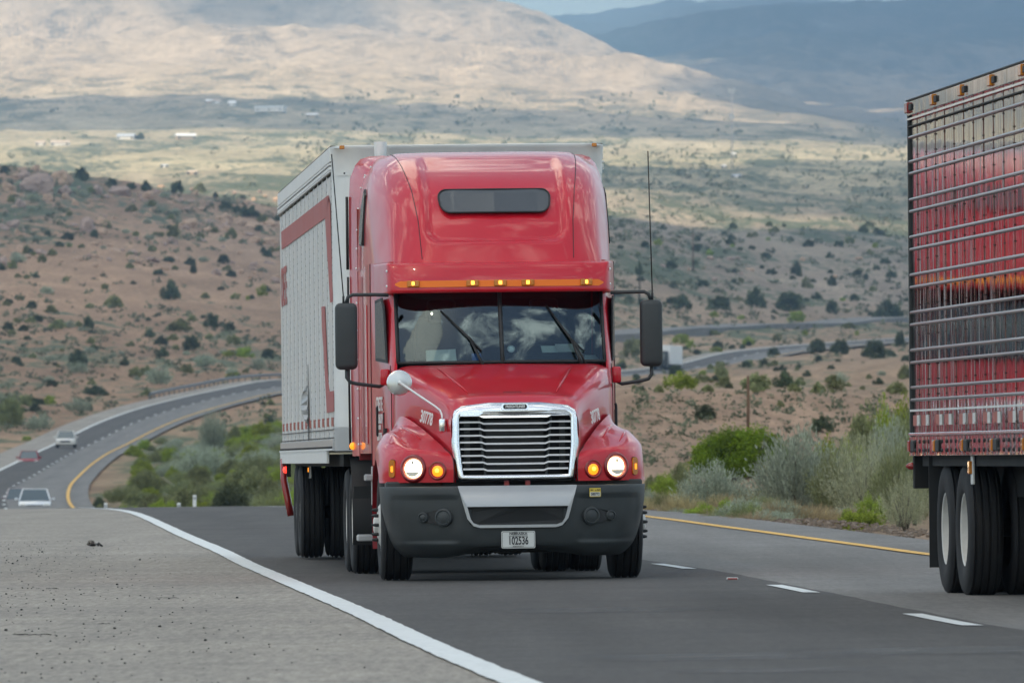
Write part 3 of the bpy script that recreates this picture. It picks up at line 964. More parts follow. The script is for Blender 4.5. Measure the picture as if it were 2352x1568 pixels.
    for w, sc, vo in ((.850, 1.0, .06), (.842, 1.0, .0), (.70, .992, -.01), (.53, .965, .0), (.40, .935, .015), (.315, .90, .04), (.245, .845, .09), (.215, .80, .16), (.23, .72, .26)):
        r = []
        for u, v in ((0, .0), (.28, .005), (.55, .035), (.80, .11), (1.0, .23), (1.13, .40), (1.19, .62), (1.205, .84)):
            ww = w
            if w < .32:           # belly rises towards the middle
                ww = w + .055 * (1 - ss(.35, .75, u)) if w < .3 else w
            r.append((u * sc, v + vo, ww))
        bc.append(r)
    g = patch(mirror_cols(bc), 7, 8)
    gg = []
    for r in g:
        q = []
        for (u, v, w) in r:
            au = abs(u)
            k = ss(.50, .60, au) * ss(.33, .37, w) * ss(.765, .745, w)
            k *= ss(1.14, 1.08, au)
            q.append((u, v + .020 * k, w))
        gg.append(q)
    b = MB()
    b.grid(gg, MT['plastic'], keep=lambda c: not (abs(c.x) < .43 + (c.z - .5) * .22 and c.z > .505))
    bp = b.build('bumper', T)
    # silver centre insert with the air opening
    def bv(u, w): return .035 * (abs(u) / .55) ** 1.6 - .034 + (0.02 if w > .835 else 0)
    N = 14
    outer = []; inner = []
    def seg(p, q, n): return [(p[0] + (q[0] - p[0]) * i / n, p[1] + (q[1] - p[1]) * i / n) for i in range(n)]
    oc = [(-.535, .846), (.535, .846), (.455, .56), (.40, .495), (.34, .478), (-.34, .478), (-.40, .495), (-.455, .56)]
    ic = [(-.455, .668), (.455, .668), (.425, .56), (.40, .522), (.35, .503), (-.35, .503), (-.40, .522), (-.425, .56)]
    for i in range(8):
        n = N if i in (0, 4) else 4
        outer += seg(oc[i], oc[(i + 1) % 8], n); inner += seg(ic[i], ic[(i + 1) % 8], n)
    b = MB()
    b.ring(outer, inner, MT['silver'], .05, lambda a, c, d: (a, bv(a, c) + d, c))
    b.grid([[(u, bv(u, .846) + k, .846 + h) for u in [-.535 + 1.07 * i / 14 for i in range(15)]] for k, h in ((0, 0), (.012, .008), (.06, .010))], MT['silver'])
    ins = b.build('bumper_insert', bp); sharp(ins, 35)
    b = MB(); b.prism([(p[0] * 1.02, p[1]) for p in inner], MT['black'], .01, lambda a, c, d: (a, bv(a, c) + .055 + d, c))
    for i in range(60):
        u = -.44 + .88 * i / 59; b.box((u, .055, .585), (.004, .004, .15), MT['under'])
    for i in range(9): b.box((0, .055, .515 + i * .018), (.86, .004, .003), MT['under'])
    b.box((-.43, .04, .60), (.03, .03, .09), MT['plastic'], .008); b.box((.43, .04, .60), (.03, .03, .09), MT['plastic'], .008)
    b.build('air_mesh', bp)
    b = MB(); b.box((0, -.012, .492), (.27, .03, .030), MT['black'], .006); b.build('plate_bracket', bp)
    for s in (-1, 1):
        b = MB()
        pod = []
        for k in range(28):
            a = 2 * PI * k / 28
            x = .155 * math.cos(a); y = .062 * math.sin(a) * (1 - .45 * (math.cos(a)))
            pod.append((x, y))
        def pv(u): return interp(abs(u), [(.45, .040), (.55, .055), (.80, .13), (1.0, .25)])
        pc = s * .735
        b.prism(pod, MT['black'], .012, lambda x, y, d: (pc + s * x, pv(pc + s * x) - .016 + d, .578 + y))
        po = b.build('fog_lamp_pod', bp)
        for u, r in ((.665, .058), (.845, .034)):
            l = MB(); nn = Vector((s * .3, -1, 0)).normalized(); c0 = Vector((s * u, pv(u) - .012, .576))
            l.lathe([(r * 1.45, -.01), (r * 1.35, .018), (r * 1.12, .024), (r, .012), (r * .95, .012), (r * .6, .022), (0, .026)], c0, nn, MT['plastic'], 28)
            sharp(l.build('fog_lamp', po), 45)
    # plate
    pl = MB(); pl.prism(rrect(-.152, .292, .152, .446, .014), MT['plate'], .006, lambda a, c, d: (a, -.022 + d, c))
    po = pl.build('license_plate', T)
    ln = MB(); ln.ring(rrect(-.145, .299, .145, .439, .012), rrect(-.142, .302, .142, .436, .010), MT['ink'], .001, lambda a, c, d: (a, -.0232 + d, c))
    ln.build('plate_border', po)
    text('lettering', 'NEBRASKA', .030, MT['ink'], po, facing(0, -.0235, .423), 1.1, bold=.0006)
    text('lettering', 'APPORTIONED POWER', .014, MT['ink'], po, facing(0, -.0235, .402), 1.15)
    text('lettering', '102536', .098, MT['ink'], po, facing(0, -.0235, .357), .62, bold=.002)
    text('lettering', 'PERMANENT', .016, MT['ink'], po, facing(0, -.0235, .309), 1.1)
    # yellow permit sticker
    st = MB(); yaw = .40
    Ms = facing(.702, .060, .785, yaw)
    st.prism(rrect(-.057, -.040, .057, .040, .006), MT['yellow'], .002, lambda a, c, d: Ms @ Vector((a, c, d)))
    st.prism(rrect(-.051, -.034, .051, .002, .002), MT['plate'], .001, lambda a, c, d: Ms @ Vector((a, c, d + .0015)))
    so = st.build('permit_sticker', T)
    text('lettering', '500772', .034, MT['ink'], so, Ms @ Matrix.Translation((0, -.016, .003)), .85, bold=.0006)
    text('lettering', 'NY', .024, MT['ink'], so, Ms @ Matrix.Translation((.036, .021, .003)), 1.2)
    text('lettering', '4', .018, MT['ink'], so, Ms @ Matrix.Translation((.004, .017, .003)), 1.2)
    text('lettering', 'IRP', .016, MT['ink'], so, Ms @ Matrix.Translation((-.034, .021, .003)), 1.2)
    # ---- grille
    def gv(w): return .262 - (w - .89) * (-.055) - .055      # leans back towards the top
    def G(a, c, d): return (a, .205 + (c - .89) * .10 + .09 * (abs(a) / .56) ** 2 * .5 + d, c)
    oc = [(-.500, .892), (.500, .892), (.532, .915), (.575, 1.22), (.572, 1.46), (.545, 1.535), (.48, 1.575), (.24, 1.603), (-.24, 1.603), (-.48, 1.575), (-.545, 1.535), (-.572, 1.46), (-.575, 1.22), (-.532, .915)]
    ic = [(-.470, .952), (.470, .952), (.476, .965), (.502, 1.22), (.503, 1.43), (.502, 1.462), (.495, 1.480), (.24, 1.480), (-.24, 1.480), (-.495, 1.480), (-.502, 1.462), (-.503, 1.43), (-.502, 1.22), (-.476, .965)]
    mid = [((a * .45 + c * .55), (b_ * .45 + d_ * .55)) for (a, b_), (c, d_) in zip(oc, ic)]
    def dens(p):
        out = []
        for i in range(len(p)):
            q = p[(i + 1) % len(p)]; n = 8 if i in (0, 7) else 4
            out += seg(p[i], q, n)
        return out
    O, M_, I = dens(oc), dens(mid), dens(ic)
    b = MB(); n = len(O)
    loops = [[G(a, c, .02) for a, c in O], [G(a * .998, c * .9995, -.012) for a, c in O], [G(a, c, -.040) for a, c in M_], [G(a, c, -.028) for a, c in I], [G(a, c, .03) for a, c in I]]
    b.grid([l + [l[0]] for l in loops], MT['chrome'])
    gr = b.build('grille_surround', T)
    # shallow stepped brow inside the top of the surround
    b = MB()
    brow = [(-.495, 1.484), (-.495, 1.505), (-.46, 1.530), (-.345, 1.538), (-.285, 1.512), (.285, 1.512), (.345, 1.538), (.46, 1.530), (.495, 1.505), (.495, 1.484), (.33, 1.484), (.29, 1.466), (-.29, 1.466), (-.33, 1.484)]
    b.prism(brow, MT['chrome'], .05, lambda a, c, d: G(a, c, -.044 + d))
    b.build('grille_brow', gr)
    for i in range(8):
        w = 1.4175 - i * .0603
        b = MB(); pts = []
        hw = interp(w, [(.95, .470), (1.22, .502), (1.45, .503)])
        k = .285 + (.03 * (i / 7)) * -1
        for u, dw in ((-hw, .010), (-k - .035, .010), (-k + .0, -.004), (0, -.005), (k, -.004), (k + .035, .010), (hw, .010)):
            pts.append(Vector(G(u, w + dw, -.012)))
        rows = []
        for p in pts:
            rows.append([(p.x, p.y + a, p.z + c) for a, c in ((.022, .0085), (.004, .0085), (-.012, -.006), (-.010, -.0085), (.012, -.0085), (.022, -.004))])
        b.grid(rows, MT['grillebar'], True)
        sharp(b.build('grille_bar', gr), 50)
    b = MB()
    b.prism([(a * 1.005, c) for a, c in ic], MT['under'], .01, lambda a, c, d: G(a, c, .16 + d))
    for s in (-1, 1):
        b.tube([G(s * .325, 1.47, .01), G(s * .30, 1.2, .01), G(s * .275, .95, .01)], .012, MT['plastic'], 6)
        b.box((s * .43, .36, 1.22), (.05, .05, .46), MT['plastic'], .004)
        for i in range(7): b.box((s * .44, .33, 1.03 + i * .06), (.07, .02, .008), MT['black'])
    b.box((0, .33, 1.22), (.52, .01, .45), MT['black'])
    b.build('radiator', gr)
    # emblem
    e = MB(); e.prism(rrect(-.125, 1.534, .125, 1.594, .028), MT['chrome'], .022, lambda a, c, d: G(a, c, -.052 + d)); eo = e.build('emblem', gr)
    e = MB(); e.prism(rrect(-.108, 1.543, .108, 1.585, .02), MT['ink'], .004, lambda a, c, d: G(a, c, -.0545 + d)); e.build('emblem_field', gr)
    text('emblem_lettering', 'FREIGHTLINER', .034, MT['whiteink'], gr, facing(0, .205 + .0674 - .0562, 1.564), .80, bold=.0012, shear=.2)
    # red tow hooks and dark gap under the grille
    b = MB(); b.box((0, .42, .86), (1.3, .25, .10), MT['under']); b.build('lower_valance', T)
    b = MB()
    for u in (-.085, .105): b.box((u, .22, .868), (.045, .05, .045), MT['reddark'], .004)
    b.build('tow_hook_mount', T)
    # ---- cab side walls, sleeper walls
    def wsv(u, w):   # windscreen surface
        x = w - 1.965
        return 1.97 + .80 * x - .26 * x * x + .20 * (abs(u) / .97) ** 2.2 + .004 * math.sin(5 * u + 2 * x)
    def wall(w, s):
        vv = wsv(.97, min(w, 2.66))
        if w < 1.965: vv = 2.02
        return [(s * u, v, w) for u, v in ((.965, vv), (.995, vv + .03), (1.02, vv + .12), (1.05, vv + .35), (1.11, 3.2), (1.14, 3.52), (1.155, 3.68), (1.16, 4.2), (1.165, 5.6))]
    ws = [.95, 1.16, 1.4, 1.7, 1.965, 2.1, 2.3, 2.5, 2.66, 2.93]
    for s in (-1, 1):
        b = MB()
        # door drops to 0.95, sleeper skirt stops at 1.13
        b.grid([wall(w, s)[:6] for w in ws], RED)
        co = b.build('cab_door', T)
        b = MB(); b.tube([Vector(wall(w, s)[5]) + Vector((s * .002, 0, 0)) for w in ws], .005, MT['dark'], 5); b.tube([Vector(wall(w, s)[2]) + Vector((s * .002, 0, 0)) for w in ws[:5]], .004, MT['dark'], 5); b.build('door_gap', co)
        b = MB(); b.grid([wall(w, s)[5:] for w in ws[1:]], RED)
        b.box((s * 1.163, 4.65, 1.9), (.008, 1.6, 1.3), RED)
        b.build('sleeper_side', T)
        # side window and frame
        b = MB(); O = [(2.40, 1.99), (3.18, 2.02), (3.18, 2.58), (2.72, 2.60), (2.58, 2.52)]
        def Q(v, w, d): return (s * (interp(v, [(2.3, 1.035), (2.6, 1.06), (3.2, 1.113)]) + d), v, w)
        b.prism(O, MT['black'], .012, lambda a, c, d: Q(a, c, d - .006)); b.build('window_frame', co)
        b = MB(); b.prism([(2.44, 2.02), (3.15, 2.05), (3.15, 2.55), (2.73, 2.57), (2.60, 2.49)], MT['blackglass'], .01, lambda a, c, d: Q(a, c, d - .001)); b.build('window', co)
        b = MB(); b.tube([Q(3.0, 1.32, .01), Q(3.0, 1.33, .018), Q(3.0, 1.58, .018), Q(3.0, 1.60, .01)], .013, MT['black'], 8); b.build('grab_handle', co)
        b = MB(); b.box(Q(2.36, 1.86, .03), (.09, .13, .15), RED, .02, seg=2); b.build('mirror_mount', co)
        b = MB(); b.box(Q(2.62, 1.37, .01), (.012, .02, .34), MT['black'], .004); b.box(Q(2.42, 1.365, .02), (.03, .05, .05), MT['black'], .006); b.build('hood_latch', co)
        # sleeper rear extender and its rubber lip
        b = MB(); ext = []
        for w, u, du, dw in ((1.14, 1.165, .05, 0), (1.6, 1.165, .055, 0), (2.2, 1.165, .055, 0), (2.93, 1.168, .055, 0), (3.12, 1.163, .062, 0), (3.36, 1.153, .070, 0), (3.60, 1.138, .083, .005), (3.78, 1.098, .110, .03), (3.885, 1.033, .125, .045), (3.94, .985, .12, .05), (3.965, .95, .08, .05), (3.995, .86, .03, .03)):
            ext.append([(s * (u - .004), 5.50, w - .002), (s * (u + du * .5), 5.72, w + dw * .5), (s * (u + du), 6.02, w + dw)])
        b.grid(ext, RED)
        b.grid([[r[2], (r[2][0] - s * .03, 6.0, r[2][2] - .01)] for r in ext], RED)
        eo = b.build('side_extender', T)
        b = MB()
        b.tube([(s * 1.235, 6.03, 1.2), (s * 1.238, 6.06, 1.9), (s * 1.238, 6.03, 2.86)], .012, MT['black'], 6)
        b.tube([(s * 1.24, 6.03, 2.93), (s * 1.24, 6.03, 3.63)], .016, MT['black'], 6)
        b.build('rubber_lip', eo)
        b = MB()
        for w in (1.25, 1.5, 1.78, 2.06, 2.34, 2.6, 2.93, 3.12, 3.3, 3.5, 3.7, 3.82): b.lathe([(.012, 0), (.009, .006), (0, .008)], (s * (interp(w, [(1.1, 1.165), (2.93, 1.168), (3.36, 1.153), (3.6, 1.138), (3.78, 1.098), (3.885, 1.033)]) + .012), 5.53, w), (s * .9, -.5, 0), MT['alu'], 8)
        b.build('extender_screws', eo)
        b = MB(); b.lathe([(.036, 0), (.036, .025), (.026, .042), (0, .046)], (s * 1.205, 5.95, 1.235), (s * .35, -1, 0), MT['amberlit'], 16); b.box((s * 1.2, 5.98, 1.235), (.05, .04, .06), MT['black'], .008)
        b.build('extender_lamp', T)
        # bunk window on the roof side
        b = MB()
        wv = [(4.42, 3.60), (4.60, 3.66), (4.82, 3.50), (4.84, 3.22), (4.78, 3.13), (4.42, 3.12)]
        def SV(v, w, d): return (s * (interp(w, [(3.0, 1.162), (3.3, 1.150), (3.66, 1.118)]) - (4.8 - v) * .022 + d + .012), v, w)
        b.prism(wv, MT['black'], .022, lambda a, c, d: SV(a, c, d - .006))
        so = b.build('bunk_window', T)
        b = MB(); b.prism([(v * .96 + .04 * 4.63, w * .94 + .06 * 3.38) for v, w in wv], MT['blackglass'], .006, lambda a, c, d: SV(a, c, d + .013)); b.build('pane', so)
        # mirrors
        b = MB(); cu = s * 1.41 - .015 if s < 0 else 1.395
        b.box((cu, 2.28, 2.240), (.205, .15, .615), MT['plastic'], .05, seg=4)
        mo = b.build('mirror', T)
        b = MB()
        b.tube([(s * 1.03, 2.36, 2.618), (s * 1.15, 2.33, 2.622), (cu - s * .06, 2.28, 2.622), (cu - s * .02, 2.28, 2.600), (cu, 2.28, 2.54)], .017, MT['plastic'], 8)
        b.build('upper_arm', mo); b = MB()
        b.tube([(cu, 2.28, 1.95), (cu, 2.28, 1.86), (cu - s * .03, 2.28, 1.818), (cu - s * .09, 2.29, 1.803), (s * 1.12, 2.34, 1.775), (s * 1.075, 2.36, 1.80), (s * 1.06, 2.36, 1.85)], .017, MT['plastic'], 8)
        b.build('lower_arm', mo)
        b = MB()
        tip = -1.54 if s < 0 else 1.385
        bse = -1.448 if s < 0 else 1.408
        b.tube([(bse, 2.26, 2.54), (bse, 2.26, 2.61)], .012, MT['black'], 6)
        b.tube([(bse, 2.26, 2.6), ((bse * .5 + tip * .5), 2.27, 3.25), (tip, 2.29, 3.92)], [.0065, .006, .006], MT['black'], 6)
        b.build('antenna', mo)
    # cowl, roof edge and rear wall of the cab, floor
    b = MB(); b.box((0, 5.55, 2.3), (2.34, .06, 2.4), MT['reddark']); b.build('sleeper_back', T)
    b = MB(); b.box((0, 3.9, 1.02), (2.0, 3.4, .12), MT['under']); b.build('cab_floor', T)
    # ---- roof fairing
    rf = [
        [(0, 2.42, 2.90), (.40, 2.44, 2.90), (.70, 2.50, 2.90), (.93, 2.66, 2.90), (1.02, 2.90, 2.90), (1.10, 3.4, 2.90), (1.16, 4.4, 2.90), (1.17, 5.6, 2.90)],
        [(0, 2.56, 3.12), (.40, 2.59, 3.12), (.70, 2.67, 3.12), (.925, 2.87, 3.12), (1.02, 3.13, 3.12), (1.105, 3.6, 3.12), (1.155, 4.5, 3.12), (1.165, 5.6, 3.12)],
        [(0, 2.76, 3.36), (.40, 2.79, 3.36), (.71, 2.88, 3.36), (.925, 3.10, 3.36), (1.03, 3.40, 3.36), (1.115, 3.9, 3.36), (1.15, 4.6, 3.36), (1.155, 5.6, 3.36)],
        [(0, 3.05, 3.60), (.42, 3.08, 3.60), (.73, 3.18, 3.60), (.925, 3.40, 3.60), (1.035, 3.72, 3.60), (1.11, 4.15, 3.60), (1.13, 4.75, 3.60), (1.14, 5.6, 3.60)],
        [(0, 3.48, 3.80), (.44, 3.51, 3.80), (.75, 3.62, 3.80), (.92, 3.84, 3.80), (1.015, 4.12, 3.79), (1.08, 4.5, 3.785), (1.095, 4.95, 3.78), (1.10, 5.6, 3.78)],
        [(0, 4.02, 3.935), (.46, 4.04, 3.935), (.77, 4.15, 3.93), (.90, 4.34, 3.92), (.98, 4.58, 3.90), (1.04, 4.9, 3.89), (1.03, 5.2, 3.885), (1.035, 5.6, 3.885)],
        [(0, 4.60, 4.00), (.48, 4.62, 4.0), (.78, 4.70, 3.995), (.86, 4.84, 3.985), (.92, 5.0, 3.975), (.96, 5.2, 3.965), (.98, 5.4, 3.96), (.99, 5.6, 3.96)],
        [(0, 5.2, 4.015), (.5, 5.2, 4.015), (.80, 5.25, 4.01), (.84, 5.3, 4.005), (.87, 5.4, 4.0), (.89, 5.45, 4.0), (.90, 5.5, 3.998), (.91, 5.6, 3.995)],
    ]
    g = patch(mirror_cols(rf), 9, 9)
    gg = []
    for r in g:
        q = []
        for (u, v, w) in r:
            au = abs(u)
            # recessed panel with a rounded lower edge
            hw = .655
            d = max(au - (hw - .14), 0) ; e = max((3.105 + .14) - w, 0)
            rr_ = math.hypot(d, e)
            k = ss(.150, .095, rr_) if v < 4.3 else 0
            k *= ss(3.98, 3.86, w)
            q.append((u, v + .060 * k, w - .02 * k))
        gg.append(q)
    b = MB(); b.grid(gg, RED)
    ro = b.build('roof_fairing', T)
    # panel seams
    b = MB()
    for s in (-1, 1):
        pts = []
        for r in g[2:]:
            tgt = s * interp(r[len(r) // 2][2], [(2.9, .70), (3.3, .72), (3.6, .76), (3.85, .82), (4.0, .86)])
            for p0, p1 in zip(r, r[1:]):
                if p0[0] <= tgt <= p1[0]:
                    q = (tgt - p0[0]) / max(1e-6, p1[0] - p0[0]); pts.append(tuple(x + (y - x) * q for x, y in zip(p0, p1))); break
        P = [(p[0], p[1] - .002, p[2] + .001) for p in pts if p[1] < 5.3]
        b.tube(P, .0035, MT['dark'], 5)
    b.build('fairing_seam', ro)
    # smoked oval panel
    def rv(u, w):
        rows = rf
        c0 = [tuple(r[0]) for r in rows]
        base = interp(w, [(r[0][2], r[0][1]) for r in rows])
        off = interp(abs(u), [(0, 0), (.40, .03), (.70, .115)])
        return base + off
    P = rrect(-.53, 3.385, .53, 3.605, .085, 7)
    P = [(a * (1 - .06 * (3.605 - c) / .22), c) for a, c in P]
    def dense(P, m=4): return [(P[i][0] + (P[(i + 1) % len(P)][0] - P[i][0]) * k / m, P[i][1] + (P[(i + 1) % len(P)][1] - P[i][1]) * k / m) for i in range(len(P)) for k in range(m)]
    def panel(P, mat, lift):
        b = MB(); nU, nW = 40, 10
        ws_ = [3.385 + .22 * j / nW for j in range(nW + 1)]
        P2 = dense(P); rows = []
        for w in ws_:
            xs = []
            for (a, c), (a2, c2) in zip(P2, P2[1:] + P2[:1]):
                if (c - w) * (c2 - w) <= 0 and c != c2: xs.append(a + (a2 - a) * (w - c) / (c2 - c))
            lo, hi = (min(xs), max(xs)) if xs else (-.4, .4)
            rows.append([(lo + (hi - lo) * i / nU, 0, w) for i in range(nU + 1)])
        rows = [[(u, rv(u, w) - lift, w) for (u, _, w) in r] for r in rows]
        b.grid(rows, mat); return b
    pn = panel(P, MT['greywindow'], -.020); edge = dense(P, 2)
    pn.tube([(a, rv(a, c) + .016, c) for a, c in edge] + [(edge[0][0], rv(*edge[0]) + .016, edge[0][1])], .009, MT['black'], 6, False)
    pn.build('smoked_panel', ro)
    b = MB()
    for s in (-1, 1):
        for w, u in ((3.80, 1.19), (3.90, 1.13), (3.96, 1.05)): b.lathe([(.012, 0), (.008, .006), (0, .007)], (s * (u - .10), 5.52, w + .0), (s * .4, -.6, .7), MT['alu'], 8)
    b.build('fairing_screws', ro)
    # ---- sun visor
    vc = []
    for w, vo in ((2.640, .32), (2.632, .06), (2.636, .02), (2.66, .0), (2.76, .02), (2.87, .07), (2.905, .11), (2.915, .22)):
        r = []
        for u, v in ((0, 2.23), (.40, 2.24), (.75, 2.285), (.95, 2.36), (1.02, 2.44), (1.05, 2.58), (1.085, 2.88), (1.12, 3.2)):
            r.append((u, v + (vo if u < 1.0 else vo * .4), w))
        vc.append(r)
    b = MB(); b.grid(patch(mirror_cols(vc), 5, 8), RED)
    vo_ = b.build('sun_visor', T)
    for s in (-1, 1):
        for w in (2.70, 2.84):
            b = MB(); b.lathe([(.013, 0), (.01, .006), (0, .008)], (s * 1.035, 2.48, w), (s * .85, -.5, 0), MT['alu'], 10); b.build('visor_bolt', vo_)
    def vv(u): return interp(abs(u), [(0, 2.23), (.40, 2.24), (.75, 2.285), (.95, 2.36), (1.02, 2.44)])
    b = MB(); rows = []
    for i in range(41):
        u = -.965 + 1.93 * i / 40
        h = .030 * (1 if abs(u) < .93 else max(.1, math.sqrt(max(0, 1 - ((abs(u) - .93) / .036) ** 2))))
        rows.append([(u, vv(u) - .007, 2.714 - h), (u, vv(u) - .004, 2.714 + h)])
    b.grid(rows, MT['orange']); b.build('orange_stripe', vo_)
    for u in (-.80, -.255, 0, .255, .80):
        b = MB(); b.box((u, vv(u) - .013, 2.717), (.118, .03, .060), MT['amber'], .008, Euler((0, 0, math.atan((vv(u + .05) - vv(u - .05)) / .1))))
        mo = b.build('marker_light', T)
        b = MB(); b.box((u, vv(u) - .030, 2.720), (.030, .006, .034), MT['amberbulb'], .004); b.build('bulb', mo)
    # ---- windscreen
    def wrow(w, us): return [(u, wsv(u, w), w) for u in us]
    for s in (-1, 1):
        b = MB(); us = [s * (.02 + .93 * i / 14) for i in range(15)]
        rows = [wrow(1.985 + .70 * j / 10, us) for j in range(11)]
        b.grid(rows, MT['glass'])
        wn = b.build('windscreen', T)
        if sum(p.normal.y for p in wn.data.polygons) > 0: wn.data.flip_normals()      # outer face towards the road
    b = MB()
    b.tube([(0, wsv(0, w) - .004, w) for w in (1.97, 2.2, 2.45, 2.68)], .020, MT['black'], 8)
    for s in (-1, 1):
        b.tube([(s * .955, wsv(.955, w) - .002, w) for w in (1.99, 2.2, 2.45, 2.68)], .016, MT['black'], 8)
    b.tube([(u, wsv(u, 1.985) - .004, 1.985) for u in [-.955 + 1.91 * i / 24 for i in range(25)]], .016, MT['black'], 8)
    b.build('windscreen_seal', T)
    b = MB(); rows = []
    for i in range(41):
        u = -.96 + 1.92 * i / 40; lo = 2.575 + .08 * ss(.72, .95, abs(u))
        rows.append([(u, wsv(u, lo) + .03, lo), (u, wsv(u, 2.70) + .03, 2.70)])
    b.grid(rows, MT['black']); b.build('visor_reflection_strip', T)  # black strip imitating the visor's dark reflection along the top of the glass
    # wipers
    for s in (-1, 1):
        o0 = (-.185, 1.955) if s < 0 else (.735, 1.955)
        mdl = (-.29, 2.20) if s < 0 else (.645, 2.19)
        tip = (-.547, 2.465) if s < 0 else (.43, 2.506)
        end = (-.19, 2.09) if s < 0 else (.765, 2.075)
        W = lambda p, d=.03: (p[0], wsv(p[0], p[1]) - d, p[1])
        b = MB(); b.tube([W(o0, .02), W((o0[0] * .6 + mdl[0] * .4, o0[1] * .6 + mdl[1] * .4), .05), W(mdl, .045)], [.016, .013, .010], MT['black'], 6)
        if s > 0: b.tube([W((.775, 1.955), .02), W((.69, 2.13), .05), W(mdl, .045)], [.010, .010, .008], MT['black'], 6)
        wo = b.build('wiper', T)
        b = MB(); b.tube([W(end, .012), W(mdl, .022), W(tip, .012)], [.008, .013, .007], MT['black'], 6); b.build('blade', wo)
    # cab interior
    b = MB()
    b.box((0, 2.75, 1.95), (1.86, .75, .10), MT['interior'], .02)
    b.box((.45, 2.62, 2.02), (.62, .30, .10), MT['interior'], .03)
    b.build('dashboard', T)
    for u in (-.48, .48):
        b = MB(); b.box((u, 3.55, 2.02), (.50, .14, .80), MT['interiorlight'], .05, seg=3); b.box((u, 3.50, 2.48), (.27, .11, .22), MT['interiorlight'], .04, seg=3); b.box((u, 3.3, 1.62), (.5, .5, .16), MT['interiorlight'], .04)
        b.build('seat', T)
    b = MB(); c = Vector((.48, 2.95, 2.06)); ax = Vector((0, -.55, .83)).normalized(); e1 = Vector((1, 0, 0)); e2 = ax.cross(e1)
    b.tube([c + (e1 * math.cos(a) + e2 * math.sin(a)) * .22 for a in [2 * PI * k / 28 for k in range(29)]], .016, MT['black'], 7, False)
    b.tube([c - e1 * .2, c, c + e1 * .2], .014, MT['black'], 6); b.build('steering_wheel', T)
    b = MB(); b.grid([[(-.98, 4.3, .98), (.98, 4.3, .98)], [(-.98, 4.3, 2.95), (.98, 4.3, 2.95)]], MT['interior'], False)
    b.grid([[(-1.0, 2.5, 2.80), (1.0, 2.5, 2.80)], [(-1.0, 4.3, 2.88), (1.0, 4.3, 2.88)]], MT['interiorlight'], False)
    for s in (-1, 1): b.grid([[(s * .93, 2.5, 1.95), (s * 1.0, 4.3, 1.95)], [(s * .93, 2.55, 2.80), (s * 1.0, 4.3, 2.88)]], MT['interiorlight'], False)
    b.build('cab_lining', T)
    b = MB(); b.lathe([(.034, -.003), (.036, .004), (.030, .006), (.028, .002), (.018, .003), (0, .004)], (.085, wsv(.085, 2.105) + .03, 2.105), (0, -1, .3), MT['alu'], 24); b.build('gauge_disc', T)
    # ---- round fender mirror
    b = MB(); c = Vector((-1.01, .86, 1.795)); n = Vector((.05, -1, .05)).normalized()
    b.lathe([(.104, .05), (.112, .03), (.112, -.005), (.108, -.012), (.100, -.016), (.07, -.026), (.035, -.031), (0, -.033)], c, -n, MT['brushed'], 40)
    b.lathe([(.022, .033), (.022, .045), (.010, .05), (0, .05)], c, n, MT['brushed'], 14)
    b.lathe([(.104, .0), (.1155, .0), (.1155, .02), (.104, .02)], c - n * .012, n, MT['chrome'], 40)
    rm = b.build('round_mirror', T)
    b = MB()
    b.tube([c + n * .045, (-.86, .72, 1.69), (-.70, .56, 1.575), (-.662, .50, 1.540), (-.648, .455, 1.50), (-.645, .43, 1.40)], [.013, .010, .009, .009, .009, .008], MT['alu'], 8)
    b.box((-.645, .45, 1.404), (.062, .05, .120), MT['chrome'], .014, seg=3)
    b.build('mirror_stalk', rm)
    # ---- unit numbers and door lettering
    Ml = Matrix(((.42, 0, -.90, -.722), (.90, 0, .42, .86), (0, 1, 0, 1.487), (0, 0, 0, 1)))
    def side_text(body, size, sx, pts, mat, name, par):
        """pts: start point, unit direction along the line, outward normal."""
        p, dr, nn = Vector(pts[0]), Vector(pts[1]).normalized(), Vector(pts[2]).normalized()
        up = nn.cross(dr).normalized()
        M = Matrix((( dr.x, up.x, nn.x, p.x), (dr.y, up.y, nn.y, p.y), (dr.z, up.z, nn.z, p.z), (0, 0, 0, 1)))
        return text(name, body, size, mat, par, M, sx, bold=size * .02)
    side_text('30778', .155, .74, ((-.768, .86, 1.470), (.34, -.93, -.14), (-.95, -.30, .10)), MT['whiteink'], 'unit_number', T)
    side_text('30778', .155, .74, ((.768, .86, 1.470), (.34, .93, .14), (.95, -.30, .10)), MT['whiteink'], 'unit_number', T)
    for body, sz, w in (('CRETE', .18, 1.61), ('CARRIER CORP', .12, 1.475), ('LINCOLN NE', .06, 1.40), ('USDOT 73705', .10, 1.31)):
        side_text(body, sz, 1.0 if len(body) < 6 else .62, ((-1.098, 2.92, w), (.068, -1, 0), (-1, -.068, 0)), MT['whiteink'], 'door_lettering', T)
    # ---- steps, tank, stack
    b = MB(); b.lathe([(0, -.55), (.30, -.55), (.33, -.53), (.33, .53), (.30, .55), (0, .55)], (-.76, 3.6, .62), (0, 1, 0), MT['under'], 32); b.lathe([(0, -.55), (.30, -.55), (.33, -.53), (.33, .53), (.30, .55), (0, .55)], (.76, 3.6, .62), (0, 1, 0), MT['under'], 32)
    sharp(b.build('fuel_tank', T))
    for z, u0, u1 in ((.935, -1.255, -1.05), (.378, -1.330, -1.0)):
        b = MB(); b.box(((u0 + u1) / 2, 2.62, z), (u1 - u0, .34, .055), MT['silver'], .008)
        for k in range(5): b.box(((u0 + u1) / 2, 2.48 + k * .07, z + .03), (u1 - u0 - .02, .02, .008), MT['silver'])
        if z > .8: b.box((-1.17, 2.6, .86), (.05, .08, .36), MT['silver'], .006)
        b.build('cab_step', T)
